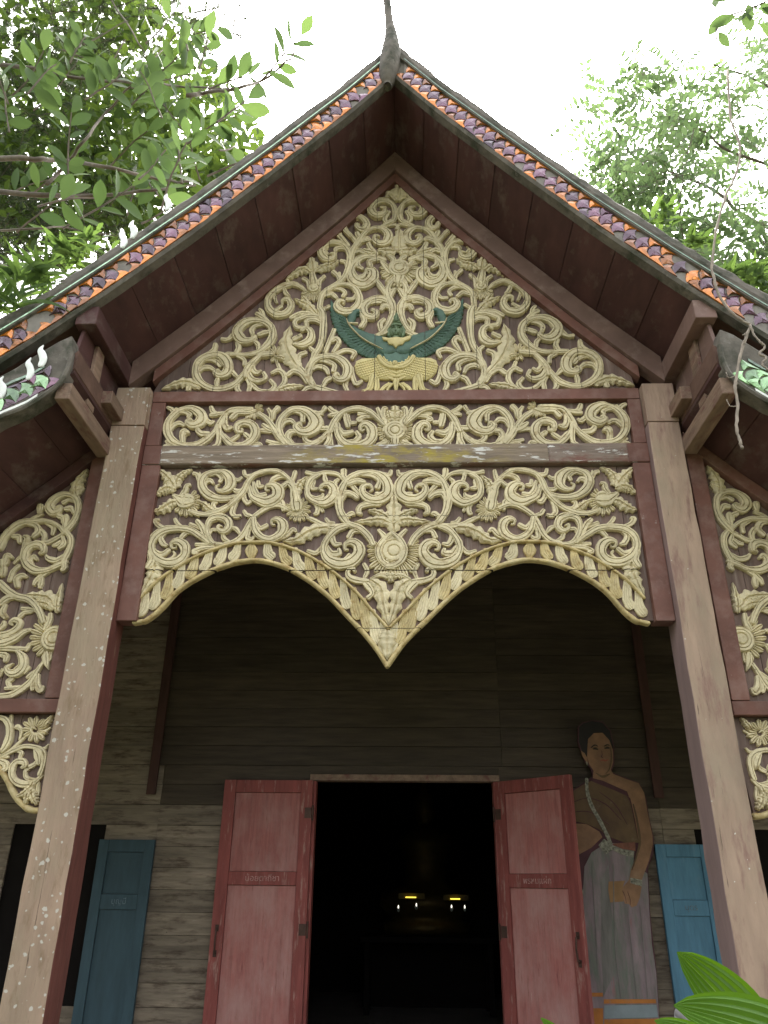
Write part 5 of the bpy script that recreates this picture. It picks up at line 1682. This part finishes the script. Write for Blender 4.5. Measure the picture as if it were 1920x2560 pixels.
for nm, m, lvl, strokes in (
        ('chain_strap', SILVER, 7, ['Z 298,640,22 302,720,22 330,810,24 380,900,26 430,1000,26 450,1050,22']),
        ('eyebrow', HAIR, 6, ['Z 325,437,5 350,420,8 372,428,4']), ('eyebrow', HAIR, 6, ['Z 408,428,4 430,418,8 446,422,4']),
        ('eye', HAIR, 6, ['Z 338,446,5 354,443,11 372,450,4']), ('eye', HAIR, 6, ['Z 412,442,4 430,438,11 446,440,5']),
        ('nose', PLUM, 6, ['Z 393,455,2 398,480,3 392,495,5 404,498,4']), ('mouth', LIPS, 6, ['Z 385,522,3 402,516,9 420,520,9 438,512,3']),
        ('earring', SILVER, 6, ['Z 298,530,10 302,545,12']),
        ('sash_fold', PLUM, 6.2, ['Z 180,800,5 300,760,4 420,800,6 520,900,4']), ('sash_fold', PLUM, 6.2, ['Z 200,850,4 320,850,5 440,930,4']), ('sash_fold', PLUM, 6.2, ['Z 380,720,4 480,800,6 560,930,3']),
        ('skirt_line', MATS['painted_grey_fold'], 4, ['Z 470,1180,5 475,1500,7 490,1800,6 520,2040,4']), ('skirt_line', MATS['painted_grey_fold'], 4, ['Z 560,1480,4 590,1750,5 620,2040,3']), ('skirt_line', MATS['painted_grey_fold'], 4, ['Z 330,1180,5 350,1500,6 372,1900,4']),
        ('skirt_line', MATS['painted_grey_fold'], 4, ['Z 640,1450,4 668,1750,5 690,2040,3']), ('arm_shade', SASH, 4.4, ['Z 598,800,8 622,900,14 640,1040,16 616,1140,12 590,1220,6']), ('face_shade', SASH, 5, ['Z 450,430,4 458,500,10 445,570,8 420,605,4']),
        ('neck_shade', SASH, 4.6, ['Z 360,600,6 400,622,16 445,606,8']), ('eyelid', SASH, 5, ['Z 334,440,4 354,434,8 372,442,4']), ('eyelid', SASH, 5, ['Z 410,436,4 430,430,8 446,434,4']),
        ('finger_line', PLUM, 6, ['Z 530,1352,3 548,1400,3 552,1435,2']), ('finger_line', PLUM, 6, ['Z 560,1360,3 578,1410,3 578,1445,2'])):
    mb = MB()
    for sp in strokes:
        T_ = parse(sp[1:])
        P = [(*W8.p(x, y), w * W8.scale(x, y)) for x, y, w in T_]
        stroke(mb, P, sec=SEC0, h=.0012, ybase=YA - .0015 * lvl - .0008)
    o = mb.build(nm, m)
    attach(o, fig)

# ================================================================== INSIDE THE HALL: ALTAR GLIMPSED THROUGH THE DOOR
tb = root('altar_table', (.25, 10.6, FLOOR_Z), 'dark altar table inside the doorway under the yellow lamps', 'table')
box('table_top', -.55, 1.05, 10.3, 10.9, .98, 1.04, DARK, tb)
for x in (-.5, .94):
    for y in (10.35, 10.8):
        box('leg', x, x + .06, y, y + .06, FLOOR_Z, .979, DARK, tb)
prof = [(0, 0), (.55, 0), (.58, .12), (.46, .16), (.50, .2), (.62, .30), (.58, .42), (.36, .50), (.27, .58), (.29, .75), (.38, .95), (.36, 1.05), (.16, 1.13), (.10, 1.17), (.10, 1.2), (.15, 1.27), (.165, 1.37), (.14, 1.47), (.07, 1.53), (.05, 1.60), (.01, 1.72)]
mb = MB()
V, Fc = [], []
for r, z_ in prof:
    for j in range(20):
        a = 2 * math.pi * j / 20
        V.append((.25 + r * math.cos(a), 11.5 + r * .62 * math.sin(a), 1.0 + z_ * 1.15))
for i in range(len(prof) - 1):
    for j in range(20):
        Fc.append((i * 20 + j, i * 20 + (j + 1) % 20, (i + 1) * 20 + (j + 1) % 20, (i + 1) * 20 + j))
mb.add(V, Fc)
st = mb.build('seated_statue', GOLD, None, smooth=True)
tag(st, 'dim seated statue at the back of the dark hall', 'statue')
box('statue_plinth', -.55, 1.05, 11.05, 12.0, FLOOR_Z, 1.0, DARK, T)
YEL = emit_mat('yellow_tube_light', (1.0, 0.75, 0.08), 0.40)
WHT = emit_mat('white_candle_light', (1.0, 0.96, 0.8), 0.35)
for px0, px1, py, word in ((1000, 1058, 2243, 'left'), (1112, 1168, 2247, 'right')):
    a, c = on_y(px0, py, 10.9), on_y(px1, py, 10.9)
    lamp = root('tube_lamp', (a.x, 10.9, a.z), word + ' yellow tube lamp glowing above the dark altar', 'lamp', 'yellow lamps in the hall')
    mb = MB(); mb.tube([(a.x + .07, 10.9, a.z), (c.x - .09, 10.9, a.z)], .006, 8)
    mb.build('tube', YEL, lamp)
    box('fixture', a.x - .02, c.x + .02, 10.93, 10.96, a.z - .02, a.z + .05, mat('gilt_lamp_back', (0.14, 0.10, 0.015), 0.5, 0.3, 20), lamp)
for px, py, word in ((996, 2273, 'white cup with flame, leftmost on the dark altar'), (1041, 2268, 'white cup with flame under the left yellow lamp'), (1129, 2272, 'white cup with flame under the right yellow lamp'), (1162, 2273, 'white cup with flame, rightmost on the dark altar')):
    q = on_y(px, py, 10.4)
    c = root('altar_cup', (q.x, 10.4, q.z - .03), word, 'cup', 'cups on the altar')
    mb = MB(); mb.tube([(q.x, 10.4, q.z - .03), (q.x, 10.4, q.z - .01), (q.x, 10.4, q.z + .01)], [.008, .018, .02], 8)
    mb.build('bowl', WHITEG, c)
    mb = MB(); mb.tube([(q.x, 10.4, q.z + .01), (q.x, 10.4, q.z + .025), (q.x, 10.4, q.z + .045)], [.006, .008, .002], 8)
    mb.build('flame', WHT, c)

# ================================================================== VEGETATION
def leaf_mesh(name, L, W, m, fold=.18, droop=.12, nseg=7, wpos=.55, tip=1.3):
    V, Fc = [], []
    for i in range(nseg + 1):
        t = i / nseg
        w = W * .5 * (math.sin(math.pi * t ** (math.log(.5) / math.log(wpos)))) ** .8 if 0 < t < 1 else 0.002
        z_ = -droop * L * t * t
        V += [(t * L, -w, z_ + fold * w), (t * L, 0, z_), (t * L, w, z_ + fold * w)]
    for i in range(nseg):
        a, c = 3 * i, 3 * i + 3
        Fc += [(a, a + 1, c + 1, c), (a + 1, a + 2, c + 2, c + 1)]
    b = MB()
    b.add(V, Fc)
    return b.mesh(name, m, True)


def frame(dirv, nrm, loc, s=1.0):
    x = dirv.normalized()
    z = (nrm - x * nrm.dot(x))
    if z.length < 1e-4:
        z = Vector((0, 0, 1)) - x * x.z
    z.normalize()
    y = z.cross(x)
    return Matrix(((x.x * s, y.x * s, z.x * s, loc.x), (x.y * s, y.y * s, z.y * s, loc.y), (x.z * s, y.z * s, z.z * s, loc.z), (0, 0, 0, 1)))


def rv():
    v = Vector((random.gauss(0, 1), random.gauss(0, 1), random.gauss(0, 1)))
    return v.normalized()


# ---- broad-leaved tree, upper left
tree = root('broad_leaf_tree', (-8.4, 6.4, 0), 'large-leaved tree overhanging the left roof slope', 'tree')
mb = MB()
mb.tube([(-8.4, 6.4, 0), (-8.4, 6.4, 2.5), (-8.3, 6.3, 5), (-8.1, 6.3, 7.5), (-7.9, 6.2, 9), (-7.8, 6.2, 11)], [.26, .22, .19, .16, .11, .05], 10)
mb.build('trunk', BARK, tree, smooth=True)
BR = [([(-520, 140), (0, 160), (150, 190), (330, 207), (460, 216), (575, 222)], 6.2, .030), ([(120, 460), (185, 385), (250, 300), (330, 210), (420, 110), (490, 40)], 5.8, .020),
      ([(-520, 385), (0, 395), (140, 400), (250, 415), (400, 448), (500, 458)], 5.6, .034), ([(-520, 470), (0, 482), (200, 490), (350, 480), (490, 462)], 5.9, .036),
      ([(-520, 560), (0, 575), (160, 570), (290, 590)], 5.7, .016), ([(-200, 600), (0, 662), (90, 715), (150, 740)], 5.4, .026), ([(240, -60), (330, 80), (400, 190), (470, 280)], 6.5, .014), ([(470, 240), (560, 225), (650, 205), (715, 155), (765, 105)], 5.2, .022),
      ([(420, -60), (480, 70), (540, 150)], 6.4, .013)]
for pts, Y, r in BR:
    q = catmull([(p[0], p[1]) for p in pts], 5)
    P = [on_y(x, y, Y + .25 * math.sin(i * .7)) + rv() * .012 for i, (x, y) in enumerate(q)]
    mb = MB(); mb.tube(P, [r * (1 - .75 * i / len(P)) for i in range(len(P))], 7)
    mb.build('branch', BARK, tree, smooth=True)
LM = [leaf_mesh('leaf', .235, .112, LEAF_A, .16, .10), leaf_mesh('leaf', .27, .13, LEAF_A, .22, .16), leaf_mesh('leaf', .20, .105, LEAF_A, .1, .05)]
tw = MB()
n_leaf = 0


def sprig(p0, d, length, nl, smin=.8, smax=1.25):
    global n_leaf
    P = [p0]
    dd = d.normalized()
    for k in range(nl):
        dd = (dd + rv() * .12).normalized()
        P.append(P[-1] + dd * length / nl)
    tw.tube(P, [.008 * (1 - .6 * i / len(P)) + .003 for i in range(len(P))], 5)
    view = (p0 - CAM).normalized()
    for k in range(1, len(P)):
        for side in ((-1, 1) if k < len(P) - 1 else (0,)):
            if random.random() < .14:
                continue
            sd_ = dd.cross(view).normalized()
            dr = (dd * .75 + sd_ * side * .8 + rv() * .28 + Vector((0, 0, -.12)))
            nr = (-view * .65 + Vector((0, 0, .55)) + rv() * .55)
            me = random.choice(LM)
            M4 = frame(dr, nr, P[k], random.uniform(smin, smax))
            if n_leaf < 296:
                o = bpy.data.objects.new('leaf', me)
                COL.objects.link(o)
                o.parent = tree
                o.matrix_parent_inverse = Matrix.Translation(-tree.location)
                o.matrix_basis = M4
                n_leaf += 1


sprig(on_y(650, 205, 5.2), on_y(765, 105, 5.0) - on_y(650, 205, 5.2), .62, 5, .9, 1.2)
cnt = 0
while cnt < 40:
    px, py = random.uniform(60, 690), random.uniform(0, 540)
    if px > 500 + .62 * py or py > 760 - .76 * px + 60:
        continue
    Y = random.uniform(4.8, 6.6)
    p0 = on_y(px - 40, py + 60, Y)
    up = random.uniform(.3, 1.0)
    d = RT * random.uniform(-.25, .9) + Vector((0, 0, up)) + rv() * .3
    sprig(p0, d, random.uniform(.45, .85), random.randint(4, 6))
    cnt += 1
tw.build('twigs', BARK, tree)['kind'] = 'stuff'


def leaf_cloud(name, parent, m, n, sampler, L, W, lo=.7, hi=1.3, flat=.5):
    b = MB()
    for _ in range(n):
        p = sampler()
        if p is None:
            continue
        d = rv() + Vector((0, 0, -.25))
        nr = rv() + Vector((0, 0, flat * 2))
        s = random.uniform(lo, hi)
        M4 = frame(d, nr, p, s)
        pts = [(0, 0, 0), (L * .35, -W * .42, .1 * W), (L * .7, -W * .40, .06 * W), (L, 0, -.1 * L), (L * .7, W * .40, .06 * W), (L * .35, W * .42, .1 * W)]
        V = [M4 @ Vector(q) for q in pts]
        b.add(V, [(0, 1, 2, 3), (0, 3, 4, 5)])
    o = b.build(name, m, parent)
    o['kind'] = 'stuff'
    return o


CLUMPS = [(random.uniform(-60, 640), random.uniform(-20, 620), random.uniform(7.5, 11)) for _ in range(150)]
CLUMPS = [c for c in CLUMPS if c[0] < 400 + .55 * c[1]]


def samp_left():
    c = random.choice(CLUMPS)
    px, py = c[0] + random.gauss(0, 42), c[1] + random.gauss(0, 36)
    if px > 470 + .62 * py:
        return None
    return on_y(px, py, c[2] + random.gauss(0, .35))


leaf_cloud('crown', tree, LEAF_B, 9000, samp_left, .20, .11)

# ---- dark feathery conifer, far left
con = root('dark_conifer', (-10.5, 8.2, 0), 'dark fine-needled tree at the far left edge of the sky', 'tree')
mb = MB()
mb.tube([(-10.5, 8.2, 0), (-10.5, 8.2, 4), (-10.4, 8.1, 8), (-10.3, 8.0, 12), (-10.2, 8.0, 15)], [.32, .28, .22, .15, .05], 10)
mb.build('trunk', BARK, con, smooth=True)
nb, bb = MB(), MB()
for _ in range(420):
    px, py = random.uniform(-140, 250) ** 1, random.uniform(-60, 720)
    if random.random() < .18:
        px, py = random.uniform(200, 590), random.uniform(-40, 150)
    if px > 90 and 150 < py < 430 and random.random() < .55:
        continue
    Y = random.uniform(7.2, 8.8)
    p0 = on_y(px, py, Y)
    d = (RT * random.uniform(-.6, 1.0) + Vector((0, 0, random.uniform(-.7, .5))) + rv() * .4).normalized()
    L = random.uniform(.5, 1.1)
    P = [p0]
    for k in range(7):
        d = (d + rv() * .16 + Vector((0, 0, -.05))).normalized()
        P.append(P[-1] + d * L / 7)
    bb.tube(P, [.009 * (1 - i / 9) for i in range(8)], 4)
    for k in range(1, 8):
        for q in range(11):
            dn = (d * .5 + rv()).normalized()
            Ln = random.uniform(.07, .16)
            a = P[k] + (P[k - 1] - P[k]) * random.random()
            w = dn.cross(rv()).normalized() * .007
            nb.add([a - w, a + w, a + dn * Ln], [(0, 1, 2)])
nb.build('crown', LEAF_C, con)['kind'] = 'stuff'
bb.build('branches', BARK, con)['kind'] = 'stuff'

# ---- feathery tree, upper right
rt_ = root('feathery_tree', (9.6, 9.0, 0), 'tree with small paired leaflets above the right roof slope', 'tree')
mb = MB()
mb.tube([(9.6, 9.0, 0), (9.6, 9.0, 3), (9.5, 8.9, 6), (9.4, 8.8, 9), (9.3, 8.7, 12)], [.22, .2, .16, .12, .05], 10)
mb.build('trunk', BARK, rt_, smooth=True)
for pts, Y, r in (([(2350, 760), (1900, 560), (1780, 470), (1640, 420), (1540, 400)], 8.5, .035), ([(2350, 520), (1880, 400), (1760, 330), (1640, 260), (1560, 240)], 8.2, .028), ([(2350, 420), (1860, 190), (1740, 150)], 8.0, .022),
                  ([(1720, 640), (1700, 520), (1720, 380), (1760, 260)], 7.4, .016), ([(1600, 520), (1568, 400), (1570, 300)], 7.6, .014)):
    q = catmull(pts, 5)
    P = [on_y(x, y, Y) + rv() * .02 for x, y in q]
    mb = MB(); mb.tube(P, [r * (1 - .7 * i / len(P)) for i in range(len(P))], 6)
    mb.build('branch', BARK, rt_, smooth=True)
fb, rb = MB(), MB()
RCL = []
while len(RCL) < 150:
    px, py = random.uniform(1400, 1990), random.uniform(-20, 720)
    lim = 1470 + max(0, 240 - py) * 1.75 + random.gauss(0, 25)
    if px < lim:
        continue
    if random.random() > .35 + .75 * min(1, py / 420):
        continue
    RCL.append((px, py, random.uniform(6.6, 9.5)))
made = 0
while made < 1000:
    c = random.choice(RCL)
    px, py = c[0] + random.gauss(0, 26), c[1] + random.gauss(0, 24)
    Y = c[2] + random.gauss(0, .2)
    p0 = on_y(px, py, Y)
    made += 1
    d = (RT * random.uniform(-1, .5) + Vector((0, 0, random.uniform(-.5, .4))) + rv() * .5).normalized()
    L = random.uniform(.28, .46)
    view = (p0 - CAM).normalized()
    nr = (-view * .5 + Vector((0, 0, .6)) + rv() * .5).normalized()
    npair = random.randint(4, 6)
    P = []
    for k in range(npair + 1):
        t = k / npair
        P.append(p0 + d * L * t + Vector((0, 0, -.12 * L * t * t)))
    rb.tube([on_y(c[0], c[1], c[2]), p0 + (on_y(c[0], c[1], c[2]) - p0) * .4 + rv() * .05] + P, .0032, 3, cap=False)
    sd_ = nr.cross(d).normalized()
    for k in range(1, npair + 1):
        for side in (-1, 1):
            if random.random() < .08:
                continue
            ll, lw = random.uniform(.095, .15), random.uniform(.048, .072)
            dl = (sd_ * side + d * .45 + rv() * .18).normalized()
            wv = dl.cross(nr).normalized() * lw * .5
            a = P[k]
            fb.add([a, a + dl * ll * .4 + wv, a + dl * ll * .8 + wv * .7, a + dl * ll, a + dl * ll * .8 - wv * .7, a + dl * ll * .4 - wv], [(0, 1, 2, 3), (0, 3, 4, 5)])
fb.build('crown', LEAF_D, rt_)['kind'] = 'stuff'
rb.build('leaf_stalks', BARK, rt_)['kind'] = 'stuff'
# a few large dark leaves close overhead in the top right corner
big = root('overhanging_branch', tuple(on_y(2040, -60, 4.6)), 'branch of big dark leaves in the top right corner', 'branch')
mb = MB()
bp = catmull([(2060, -80), (1960, -20), (1880, 20), (1800, 50), (1790, 110)], 5)
mb.tube([on_y(x, y, 4.6) for x, y in bp], .008, 6)
mb.build('stem', BARK, big)
BL = leaf_mesh('leaf', .26, .10, LEAF_A, .15, .12)
for px, py, ax, ay in ((1880, 20, -70, 60), (1870, 10, 20, 90), (1840, 40, -60, 20), (1900, 5, 60, 70), (1800, 50, -40, 50), (1795, 80, 30, 40), (1860, 30, 30, 70), (1905, 20, 60, 20), (1830, 0, -70, -20), (1900, 60, 60, 40), (1790, 20, 5, -60)):
    p = on_y(px, py, 4.6 + random.uniform(-.15, .15))
    d = on_y(px + ax, py + ay, 4.6) - on_y(px, py, 4.6)
    o = bpy.data.objects.new('leaf', BL)
    COL.objects.link(o)
    attach(o, big)
    o.matrix_basis = frame(d, -(p - CAM).normalized() + Vector((0, 0, .4)) + rv() * .35, p, random.uniform(.75, 1.1))

# ---- ferns rooted on the roof edges
def fern(px, py, Y, n, L, label):
    q = on_y(px, py, Y)
    b = MB()
    for k in range(n):
        base = q + Vector((random.uniform(-.10, .10), random.uniform(-.05, .1), random.uniform(-.02, .02)))
        d = Vector((random.uniform(-.8, .8), random.uniform(-.7, .3), random.uniform(.2, 1.0))).normalized()
        ll = L * random.uniform(.6, 1.2)
        w = random.uniform(.010, .018)
        sdv = d.cross(Vector((0, 1, .3)) + rv() * .4).normalized()
        V, Fc = [], []
        pnt = base.copy()
        dd = d.copy()
        for i in range(7):
            t = i / 6
            ww = w * math.sin(math.pi * min(1, .12 + t * .86)) + .001
            V += [pnt - sdv * ww, pnt + sdv * ww]
            dd = (dd + Vector((0, 0, -.20))).normalized()
            pnt = pnt + dd * ll / 6
        for i in range(6):
            Fc.append((2 * i, 2 * i + 1, 2 * i + 3, 2 * i + 2))
        b.add(V, Fc)
    o = b.build('strap_fern', FERN, None)
    tag(o, label, 'fern', 'ferns growing on the roof edges')


fern(18, 762, 3.31, 46, .30, 'fern clump lowest on the left roof edge')
fern(78, 700, 3.34, 36, .25, 'fern clump second from the bottom on the left roof edge')
fern(160, 640, 3.43, 26, .18, 'fern clump above the glass scales on the left slope')
fern(232, 598, 3.43, 16, .12, 'small fern beside the white crest pieces')
fern(1650, 545, 3.45, 26, .15, 'small fern highest on the right roof edge')
fern(1745, 608, 3.45, 34, .12, 'tiny fern in the middle of the right roof edge')
fern(1850, 690, 3.45, 40, .17, 'dense fern lowest on the right roof edge')
fern(1915, 715, 3.46, 34, .17, 'fern cut by the right picture edge on the roof')

# ---- dry vine hanging over the right eave
vn = root('dry_vine', tuple(on_y(1876, 815, 3.2)), 'pale dry vine hanging over the right roof edge', 'vine')
for pts, r, Y in (([(1819, 175), (1828, 300), (1850, 365), (1842, 430), (1815, 490), (1790, 580), (1780, 660), (1786, 700), (1798, 740), (1832, 785), (1876, 812)], .009, 3.18),
                  ([(1876, 812), (1862, 850), (1850, 890), (1842, 940), (1838, 970), (1844, 1020), (1841, 1070), (1850, 1100), (1855, 1122)], .0095, 3.18),
                  ([(1876, 812), (1884, 835), (1900, 855), (1912, 868), (1898, 885), (1915, 895), (1905, 910), (1922, 925)], .007, 3.17),
                  ([(1838, 940), (1822, 945), (1815, 930)], .003, 3.17), ([(1840, 1015), (1825, 1015), (1816, 998)], .003, 3.17), ([(1858, 850), (1862, 860), (1866, 835), (1856, 838)], .003, 3.17)):
    q = catmull(pts, 5)
    mb = MB()
    mb.tube([on_y(x, y, Y) + rv() * .0025 for x, y in q], [.78 * r * random.uniform(.8, 1.2) for _ in q], 7)
    mb.build('stem', VINE, vn, smooth=True)

# ---- ginger leaves in the foreground
gp = root('ginger_plant', (1.05, 1.75, 0), 'bright green broad-leaved plant at the lower right corner', 'plant')


def big_leaf(tip, base, Y0, Y1, W, bend, nrm=None, seg=12):
    """broad leaf between two picture points at given distances, with pleated veins"""
    a, c = on_y(*base, Y0), on_y(*tip, Y1)
    L = (c - a)
    view = ((a + c) / 2 - CAM).normalized()
    nr = nrm or (-view + Vector((0, 0, .5)))
    nr = (nr - L.normalized() * nr.dot(L.normalized())).normalized()
    sdv = L.normalized().cross(nr)
    V, Fc = [], []
    U = [-1, -.86, -.72, -.58, -.44, -.3, -.16, -.035, .035, .16, .3, .44, .58, .72, .86, 1]
    for i in range(seg + 1):
        t = i / seg
        w = W * .5 * min(1, 1.85 * math.sqrt(t + .06) * (1 - t) ** .72) if t < 1 else .001
        mid = a + L * t + nr * bend * math.sin(math.pi * t)
        for k, u in enumerate(U):
            V.append(mid + sdv * w * u + nr * (.16 * w * abs(u) + (.0035 if k % 2 else 0) * min(1, w * 30)))
    m_ = len(U)
    for i in range(seg):
        for k in range(m_ - 1):
            Fc.append((i * m_ + k, i * m_ + k + 1, (i + 1) * m_ + k + 1, (i + 1) * m_ + k))
    b = MB()
    b.add(V, Fc)
    b.mi = [1 if q % (m_ - 1) == 7 else 2 if (q % (m_ - 1)) in (3, 5, 9, 11) else 0 for q in range(len(Fc))]
    b.build('leaf', [LEAF_E, LEAF_RIB, LEAF_E2], gp, smooth=False)


big_leaf((1692, 2380), (1930, 2650), 1.80, 1.72, .135, .012)
big_leaf((1684, 2514), (2060, 2640), 1.62, 1.60, .12, .012)
big_leaf((1900, 2515), (2060, 2640), 1.9, 1.85, .10, .01)
big_leaf((1636, 2552), (1800, 2640), 1.55, 1.5, .05, .01)
big_leaf((1352, 2545), (1420, 2640), 1.6, 1.55, .03, .01)
mb = MB()
for q in ((1905, 2640, 1.80), (2010, 2640, 1.62), (2060, 2640, 1.9), (1800, 2640, 1.55), (1420, 2640, 1.6)):
    e = on_y(*q)
    mb.tube([(1.05, 1.75, 0), (1.05 + (e.x - 1.05) * .3, 1.75 + (e.y - 1.75) * .3, e.z * .5), tuple(e)], [.012, .009, .005], 6)
mb.build('stem', LEAF_E, gp)

# ---- grey pipe rail at the lower right
a, c = on_y(1695, 2532, 3.2), on_y(1850, 2625, 2.9)
mb = MB()
mb.tube([tuple(a), tuple(c)], .016, 10)
mb.tube([tuple(a), (a.x, a.y, 0)], .014, 10)
pr = mb.build('pipe_rail', mat('grey_pipe', (0.33, 0.32, 0.31), 0.45, 0.2, 12, bump=0.1), None, smooth=True)
tag(pr, 'sloping grey pipe rail behind the green leaves', 'rail')

# ---- unseen wood added behind the camera to block low sky light
fr = MB()
for _ in range(5200):
    a = random.uniform(-1.25, 1.25)
    rr = random.uniform(10.5, 15)
    hgt = 6.0 + 1.4 * math.sin(a * 5) + 1.0 * math.sin(a * 11 + 1)
    if abs(a) < .42:                     # gap kept low so daylight reaches the doors and lower wall
        hgt = 1.3
    p = Vector((rr * math.sin(a), 2.0 - rr * math.cos(a), hgt * random.random() ** .8 + .2))
    M4 = frame(rv() + Vector((0, 0, -.3)), rv() + Vector((0, 0, 1)), p, random.uniform(.8, 1.4))
    pts = [(0, 0, 0), (.26, -.26, .05), (.55, -.24, .02), (.8, 0, -.1), (.55, .24, .02), (.26, .26, .05)]
    fr.add([M4 @ Vector(q) for q in pts], [(0, 1, 2, 3), (0, 3, 4, 5)])
o = fr.build('added_forest', LEAF_B)
o['kind'] = 'stuff'
tag(o, 'unseen leafy wood added behind the camera to shape light on the temple front', 'added_forest')
